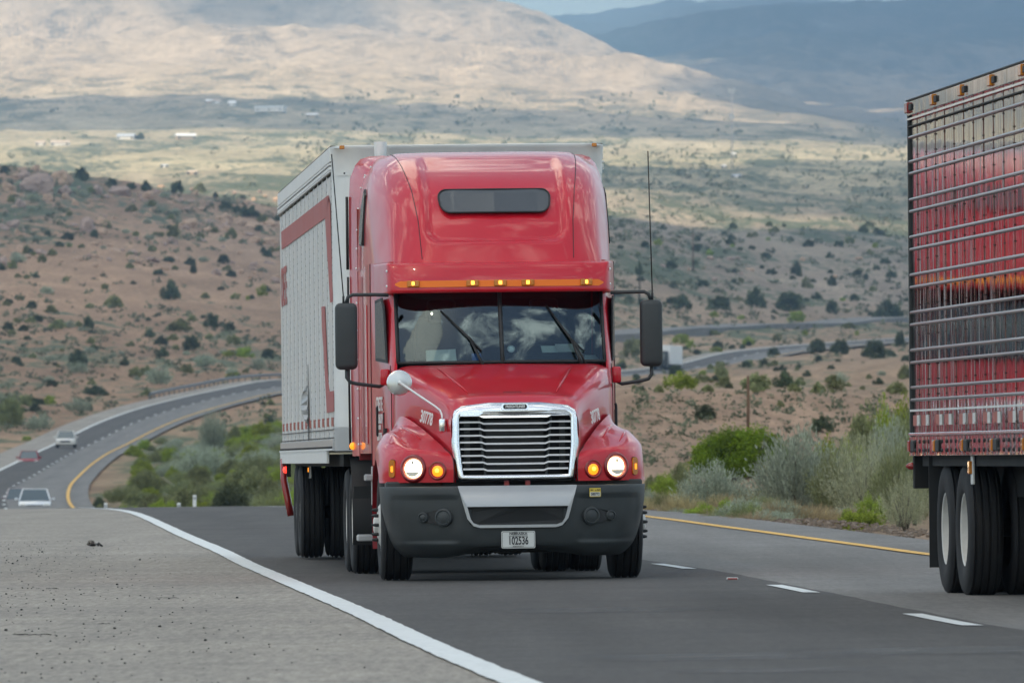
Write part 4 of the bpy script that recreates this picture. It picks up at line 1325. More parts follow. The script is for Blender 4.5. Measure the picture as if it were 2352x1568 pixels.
    b = MB(); b.lathe([(.0585, 0), (.0635, .006), (.0635, 1.9), (.062, 2.5), (.062, 3.06), (.055, 3.06), (.055, 2.9), (0, 2.9)], (-.907, 6.12, 1.1), (0, 0, 1), MT['alu'], 24)
    sharp(b.build('exhaust_stack', T))
    # chassis, axles
    b = MB()
    for s in (-1, 1): b.box((s * .43, 4.6, .80), (.09, 8.0, .27), MT['under'])
    b.box((0, .75, .60), (.9, .6, .3), MT['under'], .03)
    b.box((0, 2.4, .60), (.6, 1.2, .5), MT['under'], .05)
    b.lathe([(.06, -.95), (.06, .95)], (0, 1.27, .47), (1, 0, 0), MT['under'], 12)
    b.box((0, .35, .275), (.85, .20, .05), MT['under'])
    for v in (6.65, 7.95):
        b.lathe([(.10, -.9), (.10, -.25), (.2, -.1), (.2, .1), (.10, .25), (.10, .9)], (0, v, .51), (1, 0, 0), MT['under'], 16)
    b.box((0, 7.3, 1.06), (.9, .9, .06), MT['under'])
    b.build('chassis', T)
    # quarter fenders over the drive wheels
    for s in (-1, 1):
        b = MB(); rows = []
        for k in range(15):
            a = math.radians(200 - 115 * k / 14)
            rows.append([(s * u, 6.55 + .66 * math.cos(a), .51 + .62 * math.sin(a)) for u in (.60, .75, 1.0, 1.20, 1.225)])
        b.grid(rows, MT['black']); b.grid([[(x, y, z - .012) for x, y, z in r] for r in rows], MT['black'])
        b.box((s * .91, 5.94, .60), (.60, .012, .5), MT['black'])
        b.build('quarter_fender', T)
    # wheels
    for s in (-1, 1):
        wheel_set(T, s * 1.045, 1.27, .508, s, 'front', .508, .295)
        for v in (6.65, 7.95):
            wheel_set(T, s * 1.075, v, .508, s, 'dual', .508, .270)
            wheel_set(T, s * .755, v, .508, s, 'inner', .508, .270)
    # loose front mudguard edge behind the steer wheel (the red flap seen outboard)
    for s in (-1, 1):
        b = MB(); rows = []
        for k in range(13):
            a = math.radians(55 - 75 * k / 12)
            rows.append([(s * u, 1.35 + .70 * math.cos(a), .51 + .66 * math.sin(a)) for u in (.95, 1.19, 1.215)])
        b.grid(rows, MT['reddark']); b.grid([[(x, y + .014, z) for x, y, z in r] for r in rows], MT['reddark'])
        b.build('rear_fender_lip', T)


build_truck(truck)
bpy.context.view_layer.update()


def truck_pt(u, v, w): return truck.matrix_world @ Vector((u, v, w))


def loose_sheet(name, pts, mat, label, cat):
    b = MB(); q = [truck_pt(*p) for p in pts]
    n = (q[1] - q[0]).cross(q[3] - q[0]).normalized() * .002
    b.add([p for p in q] + [p + n for p in q], [(0, 1, 2, 3), (7, 6, 5, 4), (0, 4, 5, 1), (1, 5, 6, 2), (2, 6, 7, 3), (3, 7, 4, 0)], mat)
    return tag(b.build(name), label, cat)


loose_sheet('paper_sheet', [(-.675, 2.52, 2.005), (-.395, 2.50, 2.005), (-.40, 2.60, 2.115), (-.675, 2.62, 2.105)], MT['paper'], 'pale green paper leaning behind the windscreen, on the passenger half of the dash', 'paper')
loose_sheet('card', [(-.255, 2.46, 2.005), (-.17, 2.46, 2.005), (-.17, 2.52, 2.07), (-.255, 2.52, 2.07)], MT['bluepaper'], 'small blue card on the dash behind the wiper arm', 'card')
loose_sheet('paper_sheet', [(.40, 2.52, 2.072), (.545, 2.52, 2.072), (.54, 2.585, 2.135), (.39, 2.585, 2.135)], MT['paper'], 'small pale paper on the dash in front of the steering wheel', 'paper')
loose_sheet('paper_sheet', [(.53, 2.50, 2.076), (.80, 2.54, 2.076), (.775, 2.60, 2.150), (.52, 2.57, 2.150)], MT['plate'], 'large white sheet propped on the dash behind the driver-side wiper', 'paper')
loose_sheet('paper_sheet', [(.79, 2.56, 2.005), (.93, 2.60, 2.005), (.90, 2.66, 2.045), (.80, 2.63, 2.045)], MT['paper'], 'thin pale paper lying in the outer corner of the dash on the driver side', 'paper')

# ------------------------------------------------------------------ the white trailer behind the truck
trailer = empty('semi_trailer', truck_pt(-.05, 6.3, 0), (0, -BANK, .0611 - .0042))
trailer.location.z += 0
tag(trailer, 'white riveted box trailer with a faded red bracket design and a torn side panel', 'trailer')


def side_px(x, y):
    """Photo pixel on the trailer's near side -> (distance behind its nose, height)."""
    k = (x - 1176) / F
    # X = .06 + (u) - .0611 v ; D = 84.4 + v + .0611 u with u = -1.36 at the side
    u = -1.36
    v = (k * (84.4 + .0611 * u) - .06 - u) / (-.0611 - k)
    D = 84.4 + v + .0611 * u
    z = CAMZ + (1067 - y) / F * D
    return (v - 6.3, z - BANK * u)


def build_trailer(T):
    HW, L_, H, B0 = 1.305, 16.1, 4.13, 1.19
    r = .30
    # body skin: sides with rounded front corners
    prof = [(-HW, L_), (-HW, r + .02)]
    for k in range(9):
        a = PI + PI / 2 * k / 8
        prof.append((-HW + r + r * math.cos(a), r + r * math.sin(a)))
    prof = prof + [(-x, y) for x, y in prof[::-1]]
    b = MB()
    b.grid([[(x, y, B0 + .02) for x, y in prof], [(x, y, 3.86) for x, y in prof]], MT['white'], True)
    b.grid([[(-HW, L_, B0), (HW, L_, B0)], [(-HW, L_, H), (HW, L_, H)]], MT['white'], False)
    b.grid([[(-HW + .01, 0.05, H - .02), (HW - .01, .05, H - .02)], [(-HW + .01, L_, H - .02), (HW - .01, L_, H - .02)]], MT['white'], False)
    b.grid([[(-HW + .01, .05, B0), (HW - .01, .05, B0)], [(-HW + .01, L_, B0), (HW - .01, L_, B0)]], MT['under'], False)
    sharp(b.build('body', T), 30)
    # aluminium nose cladding
    nose = [(x * 1.003, y - .004) for x, y in prof if y <= r + .03]
    b = MB()
    b.grid([[(x, y, 1.42) for x, y in nose], [(x, y, 3.86) for x, y in nose]], MT['alu'], True)
    b.grid([[(x * 1.004, y - .006, B0) for x, y in nose], [(x * 1.004, y - .006, 1.41) for x, y in nose]], MT['silver'], True)
    sharp(b.build('nose_panel', T), 30)
    b = MB()
    b.grid([[(x * 1.004, y - .007, 3.845) for x, y in nose], [(x * 1.004, y - .007, 4.09) for x, y in nose], [(x * 1.006, y - .012, 4.10) for x, y in nose], [(x * 1.006, y - .012, H) for x, y in nose], [(x * .98, y + .03, H + .005) for x, y in nose]], MT['alu'], True)
    sharp(b.build('nose_top_rail', T), 30)
    b = MB()
    for i in range(26):
        x = -1.2 + 2.4 * i / 25
        for w in (3.865,): b.lathe([(.010, 0), (.007, .006), (0, .007)], (x, -.014, w), (0, -1, 0), MT['dark'], 6)
    for w in [1.5 + .16 * i for i in range(15)]:
        b.lathe([(.009, 0), (.006, .005), (0, .006)], (-1.05, -.004, w), (0, -1, 0), MT['dark'], 6)
    b.build('nose_rivet', T)
    for s in (-1, 1):
        b = MB(); b.box((s * 1.22, -.01, 4.115), (.05, .03, .035), MT['redlamp'] if 0 else MT['amber'], .006); b.build('nose_lamp', T)
        # top rail, bottom rail
        b = MB()
        b.box((s * (HW + .010), L_ / 2 + .16, 4.06), (.024, L_ - .3, .14), MT['alu'], .004)
        b.box((s * (HW + .014), L_ / 2 + .16, 3.965), (.030, L_ - .3, .018), MT['seam'])
        b.box((s * (HW + .012), L_ / 2 + .16, 3.925), (.026, L_ - .3, .030), MT['alu'])
        b.box((s * (HW + .014), L_ / 2 + .16, 3.895), (.026, L_ - .3, .012), MT['seam'])
        b.box((s * (HW - .01), L_ / 2 + .16, 4.135), (.05, L_ - .3, .012), MT['dark'])
        b.build('top_rail', T)
        b = MB()
        b.box((s * (HW + .012), L_ / 2 + 1.0, 1.135), (.03, L_ - 2.0, .13), MT['alu'], .004)
        b.box((s * (HW + .010), L_ / 2 + .2, 1.255), (.026, L_ - .4, .10), MT['silver'], .004)
        b.box((s * (HW + .020), L_ / 2 + .2, 1.205), (.030, L_ - .4, .020), MT['seam'])
        n = 150
        for i in range(n): b.box((s * (HW + .030), .5 + (L_ - .7) * i / n, 1.225), (.012, .035, .022), MT['dark'])
        b.box((s * (HW + .006), L_ / 2 + .2, 1.32), (.012, L_ - .4, .008), MT['dark'])
        b.box((s * (HW + .006), L_ / 2 + .2, 1.40), (.012, L_ - .4, .007), MT['dark'])
        b.build('bottom_rail', T)
        # vertical seams: pale strip with a rivet line
        b = MB()
        ys = [.42 + 1.22 * i * .5 for i in range(26)]
        ys = [.42 + i * 1.22 for i in range(13)]
        for y in ys:
            b.box((s * (HW + .003), y, 2.58), (.006, .075, 2.60), MT['seam'])
            b.box((s * (HW + .005), y + .045, 2.58), (.006, .012, 2.60), MT['seamdark'])
            for i in range(34): b.box((s * (HW + .007), y - .012, 1.36 + i * .074), (.006, .014, .016), MT['seamdark'])
        b.build('side_seam', T)
        # conspicuity tape
        b = MB()
        for y in ys:
            for dy in (.26, .44, .68):
                b.box((s * (HW + .003), y + dy, 1.475), (.004, .10, .085), MT['tape'])
        b.build('tape_marking', T)
    # faded red design on the near side (the other side is out of sight but gets the same)
    polys = [
        [(642, 532.7), (642.6, 574), (754, 501.5), (766, 461), (762.8, 448.5)],
        [(763.5, 448.5), (754.5, 501.0), (765, 694.5), (774.5, 692), (767.5, 470)],
        [(742.4, 704.7), (751, 703.0), (755.8, 850), (759.7, 899), (783, 895), (783.5, 943), (753.3, 948), (746.5, 800), (743.5, 760)],
    ]
    b = MB()
    for s in (-1, 1):
        for P in polys:
            Q = [side_px(*p) for p in P]
            Q = [(max(.33, min(v, L_ - .12)), w) for v, w in Q]
            b.prism(Q, MT['decal'], .003, lambda a, c, d, s=s: (s * (HW + .0065 + d), a, c))
    b.build('red_design', T)
    p0 = side_px(646.5, 700); p1 = side_px(667, 640)
    nn = Vector((-1, 0, 0)); 
    for s in (-1, 1):
        yc = 14.75
        M = Matrix.Translation((s * (HW + .007), yc, 3.03)) @ (Matrix.Rotation(-PI / 2, 4, 'Z') if s < 0 else Matrix.Rotation(PI / 2, 4, 'Z')) @ Matrix.Rotation(PI / 2, 4, 'X')
        text('side_lettering', 'CRETE', .60, MT['decal'], T, M, 1.12, bold=.012)
    # torn panel on the near side
    b = MB()
    tv, tw = side_px(706.5, 930)
    b.prism([(tv - .10, tw + .42), (tv - .02, tw + .1), (tv + .10, tw - .05), (tv + .0, tw - .35), (tv - .05, tw - .75), (tv - .16, tw - .2)], MT['dark'], .006, lambda a, c, d: (-(HW + .010) - d, a, c))
    crum = []
    random.seed(5)
    for i in range(9):
        t = i / 8; row = []
        for j in range(4):
            row.append((-(HW + .012 + (.07 * math.sin(t * PI) * (j in (1, 2))) + random.uniform(0, .02)), tv + .02 + j * .04 * math.sin(t * PI) + random.uniform(-.012, .012), tw + .20 - .40 * t))
        crum.append(row)
    b.grid(crum, MT['silver'], False)
    b.build('torn_panel', T)
    b = MB(); Q = [side_px(x, y) for x, y in ((699, 962), (708, 960), (708.6, 975), (699.4, 977))]
    b.prism([(v, w) for v, w in Q], MT['tape'], .003, lambda a, c, d: (-(HW + .006) - d, a, c)); b.build('placard', T)
    # underside: slider rails, axles, landing gear, flaps, bumper
    b = MB()
    for s in (-1, 1): b.box((s * .55, 13.2, .95), (.12, 5.2, .24), MT['under'])
    b.box((0, 8, 1.10), (2.4, 14, .12), MT['under'])
    for v in (12.95, 14.2): b.lathe([(.07, -.95), (.07, .95)], (0, v, .54), (1, 0, 0), MT['under'], 12)
    b.box((0, 13.6, .75), (1.1, 2.4, .3), MT['under'])
    b.build('undercarriage', T)
    b = MB()
    for s in (-1, 1):
        b.box((s * .95, 2.9, .85), (.12, .14, .9), MT['under']); b.box((s * .95, 2.9, .42), (.25, .28, .04), MT['under'])
    b.build('landing_gear', T)
    for s in (-1, 1):
        b = MB(); b.box((s * .93, 15.0, .62), (.54, .014, .80), MT['black']); b.build('mud_flap', T)
        b = MB(); b.box((s * 1.27, 15.1, 1.02), (.05, .09, .2), MT['under']); b.lathe([(.04, 0), (.035, .02), (0, .03)], (s * 1.30, 15.1, 1.0), (s, -.6, 0), MT['redlamp'], 12); b.build('rear_side_lamp', T)
        b = MB(); b.tube([(s * 1.31, 15.6, 1.12), (s * 1.31, 15.55, .88), (s * 1.27, 15.5, .66), (s * 1.24, 15.5, .48)], .04, MT['redlens'], 8); b.build('guard_upright', T)
    b = MB(); b.box((0, 15.5, .52), (2.3, .1, .1), MT['redlens'], .008); b.build('rear_guard', T)
    b = MB(); b.box((-1.15, 11.7, 1.0), (.02, .16, .18), MT['white']); b.box((-1.16, 11.69, 1.0), (.03, .05, .05), MT['amberlit'], .005); b.build('side_lamp', T)
    for s in (-1, 1):
        for v in (12.95, 14.2):
            wheel_set(T, s * 1.10, v, .515 + .03, s, 'dual', .512, .270)
            wheel_set(T, s * .77, v, .515 + .03, s, 'inner', .512, .270)


build_trailer(trailer)

# ------------------------------------------------------------------ the polished trailer at the right edge
REAR = Vector((3.235, 75.6, 0)); A2 = .0716
steel = empty('polished_trailer', (REAR.x, REAR.y, 0), (0, -.008, A2))
tag(steel, 'polished stainless steel reefer trailer with ribbed mirror sides, passing in the next lane', 'trailer')
# local frame: +x across (0 = near side wall), -y towards the camera (forward), z up


def build_steel(T):
    W_, L_, H, B0 = 2.58, 15.5, 3.95, 1.225
    zg = .045
    b = MB()
    b.grid([[(0, -L_ + L_ * i / 60, z) for i in range(61)] for z in (B0, 3.88)], MT['mirror'], False)
    b.grid([[(W_, -L_, B0), (W_, 0, B0)], [(W_, -L_, H), (W_, 0, H)]], MT['mirror'], False)
    b.grid([[(0, 0, B0), (W_, 0, B0)], [(0, 0, H), (W_, 0, H)]], MT['white'], False)
    b.grid([[(0, -L_, B0), (W_, -L_, B0)], [(0, -L_, H), (W_, -L_, H)]], MT['white'], False)
    b.grid([[(0, -L_, 3.87), (W_, -L_, 3.87)], [(0, 0, 3.87), (W_, 0, 3.87)]], MT['white'], False)
    b.grid([[(0, -L_, B0), (W_, -L_, B0)], [(0, 0, B0), (W_, 0, B0)]], MT['under'], False)
    b.build('body', T, fixn=True)
    b = MB()
    ys = [-.50 - .62 * i for i in range(24)]
    for y in ys:
        b.box((-.002, y, 2.55), (.004, .007, 2.62), MT['redmetal'])
        for i in range(22): b.box((-.005, y - .004, 1.36 + i * .12), (.006, .010, .012), MT['dark'])
    b.build('rivet_seam', T)
    for w in (3.665, 3.47, 3.375, 3.165, 3.07, 2.865, 2.765, 2.56, 2.46, 2.258, 2.160, 1.955, 1.855, 1.655, 1.555):
        b = MB(); b.tube([(-.006, -L_ + .02, w - zg + .05), (-.006, -L_ / 2, w - zg + .05), (-.006, -.03, w - zg + .05)], .0135, MT['mould'], 10)
        b.build('side_moulding', T)
    # rails
    b = MB()
    b.box((-.012, -L_ / 2, 3.90), (.03, L_ - .02, .115), MT['mirror'], .004)
    b.box((-.014, -L_ / 2, 3.815), (.022, L_ - .02, .016), MT['chrome'])
    b.box((-.014, -L_ / 2, 3.755), (.022, L_ - .02, .010), MT['dark'])
    b.box((-.010, -L_ / 2, 3.965), (.05, L_ - .02, .012), MT['dark'])
    b.build('top_rail', T)
    copper = MT['mirror']
    b = MB()
    b.box((-.012, -L_ / 2, 1.19), (.03, L_ - .02, .155), copper, .004)
    b.box((-.020, -L_ / 2, 1.285), (.03, L_ - .02, .022), MT['chrome'], .004)
    b.box((-.012, -L_ / 2, 1.475), (.018, L_ - .02, .016), MT['alu'])
    for i in range(50):
        y = -.14 - i * .30
        for w in (1.155, 1.225): b.lathe([(.017, 0), (.014, .008), (0, .010)], (-.027, y, w), (-1, 0, 0), MT['dark'], 8)
    b.build('bottom_rail', T)
    b = MB()
    for i in range(18):
        y = -.22 - i * .62 - (i // 2) * .30
        b.box((-.003, y, 1.395), (.004, .26, .085), MT['tape']); b.box((-.0035, y - .22, 1.395), (.004, .18, .085), MT['tapewhite'])
    b.build('tape_marking', T)
    b = MB(); b.box((.005, .012, 2.56), (.05, .05, 2.72), MT['plastic'], .006); b.box((.03, .04, 2.56), (.05, .03, 2.6), MT['black']); b.build('rear_post', T)
    for i, y in enumerate([-.12] + [-1.85 - 1.85 * k for k in range(7)]):
        b = MB(); m = MT['redlens'] if i == 0 else MT['amber']
        b.box((-.035, y, 3.905), (.03, .18, .085), m, .006); b.box((-.03, y - .20, 3.905), (.02, .16, .05), MT['dark'], .004)
        b.build('upper_marker_lamp', T)
    for i, y in enumerate([-.10] + [-1.80 - 1.85 * k for k in range(7)]):
        b = MB(); m = MT['redlens'] if i == 0 else MT['amber']
        b.box((-.035, y, 1.19), (.03, .12, .09), m, .006); b.box((-.032, y - .19, 1.19), (.02, .22, .095), MT['dark'], .01)
        b.build('lower_marker_lamp', T)
    # underside
    b = MB()
    b.box((W_ / 2, -6, 1.08), (W_ - .1, 11.5, .10), MT['under'])
    for x in (.5, 2.0): b.box((x, -3.2, .92), (.12, 5.5, .26), MT['under'])
    for v in (-1.5, -2.75): b.lathe([(.07, -.95), (.07, .95)], (W_ / 2, v, .55), (1, 0, 0), MT['under'], 12)
    b.box((W_ / 2, -2.4, .78), (1.1, 2.6, .34), MT['under'])
    b.build('undercarriage', T)
    b = MB(); b.box((.33, -.93, .70), (.62, .014, .95), MT['black']); b.build('mud_flap', T)
    b = MB(); b.box((.06, -.05, 1.0), (.12, .10, .30), MT['under'], .006); b.lathe([(.032, 0), (.026, .03), (.010, .052), (0, .055)], (-.01, -.06, 1.03), (-1, -.1, 0), MT['redlens'], 14)
    b.build('rear_corner_lamp', T)
    b = MB(); b.box((.03, -3.75, 1.0), (.02, .10, .22), MT['alu'], .004); b.box((.01, -3.75, 1.02), (.03, .09, .10), MT['amber'], .006); b.build('fender_lamp', T)
    for x0, s in ((0, -1), (W_, 1)):
        for v in (-1.5, -2.75):
            wheel_set(T, x0 - s * .20, v, .512 + zg - .02, s, 'dual', .512, .275)
            wheel_set(T, x0 - s * .535, v, .512 + zg - .02, s, 'inner', .512, .275)


build_steel(steel)

# ------------------------------------------------------------------ plants
def leaf_mat(name, col, vary=.35):
    m, nt, b = new_mat(name)
    L = nt.links.new
    out = nt.nodes['Material Output']
    att = nt.nodes.new('ShaderNodeVertexColor'); att.layer_name = 'tint'
    oi = nt.nodes.new('ShaderNodeObjectInfo')
    hs = nt.nodes.new('ShaderNodeHueSaturation')
    mh = nt.nodes.new('ShaderNodeMapRange'); mh.inputs['To Min'].default_value = .482; mh.inputs['To Max'].default_value = .515
    L(oi.outputs['Random'], mh.inputs['Value']); L(mh.outputs['Result'], hs.inputs['Hue'])
    mv = nt.nodes.new('ShaderNodeMapRange'); mv.inputs['To Min'].default_value = 1 - vary * .6; mv.inputs['To Max'].default_value = 1 + vary * .6
    L(oi.outputs['Random'], mv.inputs['Value']); L(mv.outputs['Result'], hs.inputs['Value'])
    mx = nt.nodes.new('ShaderNodeMix'); mx.data_type = 'RGBA'; mx.blend_type = 'MULTIPLY'; mx.inputs['Factor'].default_value = 1
    mx.inputs['A'].default_value = (*col, 1); L(att.outputs['Color'], mx.inputs['B'])
    L(mx.outputs['Result'], hs.inputs['Color'])
    b.inputs['Roughness'].default_value = .7; b.inputs['Specular IOR Level'].default_value = .2
    L(hs.outputs['Color'], b.inputs['Base Color'])
    tr = nt.nodes.new('ShaderNodeBsdfTranslucent'); L(hs.outputs['Color'], tr.inputs['Color'])
    ms = nt.nodes.new('ShaderNodeMixShader'); ms.inputs[0].default_value = .35
    L(b.outputs[0], ms.inputs[1]); L(tr.outputs[0], ms.inputs[2]); L(ms.outputs[0], out.inputs['Surface'])
    return m


LM = {
    'juniper': leaf_mat('juniper_leaf', (.10, .125, .070)),
    'green': leaf_mat('bright_green_leaf', (.15, .26, .022), .2),
    'sage': leaf_mat('sage_leaf', (.36, .405, .31), .2),
    'olive': leaf_mat('olive_leaf', (.23, .25, .12)),
    'lime': leaf_mat('yellow_green_leaf', (.27, .34, .06), .25),
    'straw': leaf_mat('dry_grass_blade', (.42, .33, .19), .25),
    'twig': leaf_mat('dry_twig_tan', (.36, .36, .235), .2),
}
WOOD = pmat('grey_bark', (.10, .08, .06), .9, var=.3, vscale=8)


class Leaves:
    def __init__(s, seed): s.r = np.random.default_rng(seed); s.V = []; s.T = []

    def quads(s, c, d, ln, wd, tint):
        """c: centres (n,3), d: long directions, ln / wd: sizes, tint: (n,)"""
        n = len(c)
        q = s.r.normal(size=(n, 3)); e = np.cross(d, q); e /= np.linalg.norm(e, axis=1)[:, None] + 1e-9
        ln = np.broadcast_to(ln, (n,))[:, None]; wd = np.broadcast_to(wd, (n,))[:, None]
        P = np.stack([c - d * ln * .5, c + e * wd * .5, c + d * ln * .5, c - e * wd * .5], 1)
        s.V.append(P.reshape(-1, 3)); s.T.append(np.repeat(tint, 4))

    def mesh(s, name, mat):
        V = np.concatenate(s.V); T = np.concatenate(s.T); n = len(V) // 4
        me = bpy.data.meshes.new(name)
        me.vertices.add(len(V)); me.vertices.foreach_set('co', V.ravel().astype(np.float32))
        me.loops.add(4 * n); me.loops.foreach_set('vertex_index', np.arange(4 * n, dtype=np.int32))
        me.polygons.add(n); me.polygons.foreach_set('loop_start', np.arange(0, 4 * n, 4, dtype=np.int32))
        me.polygons.foreach_set('loop_total', np.full(n, 4, dtype=np.int32))
        a = me.color_attributes.new('tint', 'FLOAT_COLOR', 'POINT')
        C = np.ones((len(V), 4), np.float32); C[:, :3] = T[:, None]
        a.data.foreach_set('color', C.ravel())
        me.materials.append(mat); me.update(calc_edges=True); me.validate()
        return me


def dome_leaves(seed, nc, per, leaf, kind='round', fill=.75):
    """Unit shrub: width 2 (radius 1), height 1 (z 0..1), clumps of leaf blades with gaps between."""
    L = Leaves(seed); r = L.r
    for k in range(nc):
        a = r.uniform(0, 2 * PI)
        el = math.asin(r.uniform(.0, 1)) if kind == 'round' else math.asin(r.uniform(.15, 1))
        rad = r.uniform(fill, 1.0) ** .6 * (1 - .18 * (mn.noise(Vector((math.cos(a) * 1.5, math.sin(a) * 1.5, seed))) + .5))
        c = np.array([rad * math.cos(el) * math.cos(a) * .86, rad * math.cos(el) * math.sin(a) * .86, .10 + .80 * rad * math.sin(el)])
        cs = r.uniform(.13, .27)
        p = r.normal(size=(per, 3)); p /= np.linalg.norm(p, axis=1)[:, None]; p *= (r.uniform(0, 1, per) ** .45)[:, None] * cs
        p[:, 2] *= .8
        d = p / (np.linalg.norm(p, axis=1)[:, None] + 1e-9) * .6 + r.normal(size=(per, 3)) * .5
        d[:, 2] += .25; d /= np.linalg.norm(d, axis=1)[:, None]
        pts = c + p; pts[:, 2] = np.maximum(pts[:, 2], .02)
        t = r.uniform(.7, 1.35)
        L.quads(pts, d, leaf * r.uniform(.7, 1.4, per), leaf * .5 * r.uniform(.6, 1.2, per), t * r.uniform(.75, 1.25, per))
    return L


def upright_leaves(seed, nst, per, leaf, spread=.55, width=.18):
    """Unit shrub of many upright stalks fanning from the base."""
    L = Leaves(seed); r = L.r
    for k in range(nst):
        a = r.uniform(0, 2 * PI); q = r.uniform(0, 1) ** .6
        lean = q * spread + .04
        base = np.array([.45 * q * math.cos(a), .45 * q * math.sin(a), 0])
        tip = base + np.array([lean * 1.0 * math.cos(a) + r.normal() * .08, lean * 1.0 * math.sin(a) + r.normal() * .08, (1 - .45 * q * q) * r.uniform(.65, 1.05)])
        t = r.uniform(.15, 1, per) ** .7
        p = base + (tip - base) * t[:, None] + r.normal(size=(per, 3)) * .035
        p[:, 2] = np.maximum(p[:, 2], .01)
        d = (tip - base) / np.linalg.norm(tip - base) + r.normal(size=(per, 3)) * .35
        d /= np.linalg.norm(d, axis=1)[:, None]
        L.quads(p, d, leaf * r.uniform(.7, 1.5, per), leaf * width * r.uniform(.7, 1.3, per), r.uniform(.7, 1.3) * r.uniform(.8, 1.2, per))
    return L


def stems_mb(seed, n=9, h=.7):
    rr = random.Random(seed); b = MB()
    for i in range(n):
        a = rr.uniform(0, 2 * PI); l = rr.uniform(.2, .65)
        b.tube([(.05 * math.cos(a), .05 * math.sin(a), 0), (l * .45 * math.cos(a), l * .45 * math.sin(a), h * .4), (l * math.cos(a + .3), l * math.sin(a + .3), h * rr.uniform(.7, 1))], [.035, .022, .008], WOOD, 5)
    return b


PROTO = {}


def mesh_proto(key, mk, mat):
    PROTO[key] = mk.mesh(key.split(':')[0], mat)


# fine ones for the roadside, coarse ones for the hills
for i in range(3):
    mesh_proto('juniper_bush:%d' % i, dome_leaves(10 + i, 46, 55, .13, 'round', .35), LM['juniper'])
    mesh_proto('olive_bush:%d' % i, dome_leaves(20 + i, 36, 45, .14, 'high', .3), LM['olive'])
    mesh_proto('sagebrush:%d' % i, upright_leaves(30 + i, 150, 14, .13, .6, .32), LM['sage'])
    mesh_proto('lime_bush:%d' % i, dome_leaves(40 + i, 34, 50, .12, 'high', .3), LM['lime'])
    mesh_proto('grass_tuft:%d' % i, upright_leaves(50 + i, 60, 6, .38, .7, .06), LM['straw'])
mesh_proto('green_big', dome_leaves(60, 120, 230, .050, 'round', .60), LM['green'])
for i in range(2):
    mesh_proto('sage_big:%d' % i, upright_leaves(61 + i, 420, 26, .060, .62, .34), LM['sage'])
    mesh_proto('olive_big:%d' % i, upright_leaves(64 + i, 360, 26, .075, .75, .24), LM['olive'])
    mesh_proto('lime_big:%d' % i, dome_leaves(67 + i, 90, 110, .062, 'high', .3), LM['lime'])
    mesh_proto('twig_big:%d' % i, upright_leaves(70 + i, 330, 24, .060, .85, .20), LM['twig'])
    mesh_proto('straw_big:%d' % i, upright_leaves(73 + i, 320, 9, .24, .8, .05), LM['straw'])
    mesh_proto('mesquite_big:%d' % i, dome_leaves(76 + i, 110, 110, .060, 'high', .25), LM['olive'])
    mesh_proto('juniper_big:%d' % i, dome_leaves(79 + i, 110, 110, .060, 'round', .4), LM['juniper'])
STEM = stems_mb(3).build('stem'); STEM_ME = STEM.data; bpy.data.objects.remove(STEM)
RND = random.Random(77)
rr = random.Random(4)


def plant_at(p, width, height, protos, name, label, cat, group=None, stems=False):
    """One shrub standing on the ground at p; width and height in metres."""
    me = PROTO[RND.choice(protos)]
    rz = RND.uniform(0, 2 * PI)
    if stems:
        e = empty(name, p, (0, 0, rz)); e.scale = (width / 2, width / 2, height)
        f = bpy.data.objects.new('foliage', me); COL.objects.link(f); f.parent = e
        s = bpy.data.objects.new('stem', STEM_ME); COL.objects.link(s); s.parent = e
    else:
        e = bpy.data.objects.new(name, me); COL.objects.link(e)
        e.location = p; e.rotation_euler = (0, 0, rz); e.scale = (width / 2, width / 2, height)
    e.location.z -= .02 * height
    tag(e, label, cat, group)
    return e


def plant_px(x, yb, w, h, protos, name, label, cat, group=None, stems=False, dmin=172, D=None):
    if D is None: p = on_ground(x, yb, dmin)
    else: p = Vector(((x - 1176) / F * D, D, terr_z((x - 1176) / F * D, D)))
    if p is None: return
    s = F / p.y
    return plant_at(p, w / s, max(h, 2) / s, protos, name, label, cat, group, stems)


J3 = ['juniper_bush:0', 'juniper_bush:1', 'juniper_bush:2']; O3 = ['olive_bush:0', 'olive_bush:1', 'olive_bush:2']
S3 = ['sagebrush:0', 'sagebrush:1', 'sagebrush:2']; L3 = ['lime_bush:0', 'lime_bush:1', 'lime_bush:2']; G3 = ['grass_tuft:0', 'grass_tuft:1', 'grass_tuft:2']
SB = ['sage_big:0', 'sage_big:1']; OB = ['olive_big:0', 'olive_big:1']; LB = ['lime_big:0', 'lime_big:1']; TB = ['twig_big:0', 'twig_big:1']; DB = ['straw_big:0', 'straw_big:1']
MQ = ['mesquite_big:0', 'mesquite_big:1']; JB = ['juniper_big:0', 'juniper_big:1']

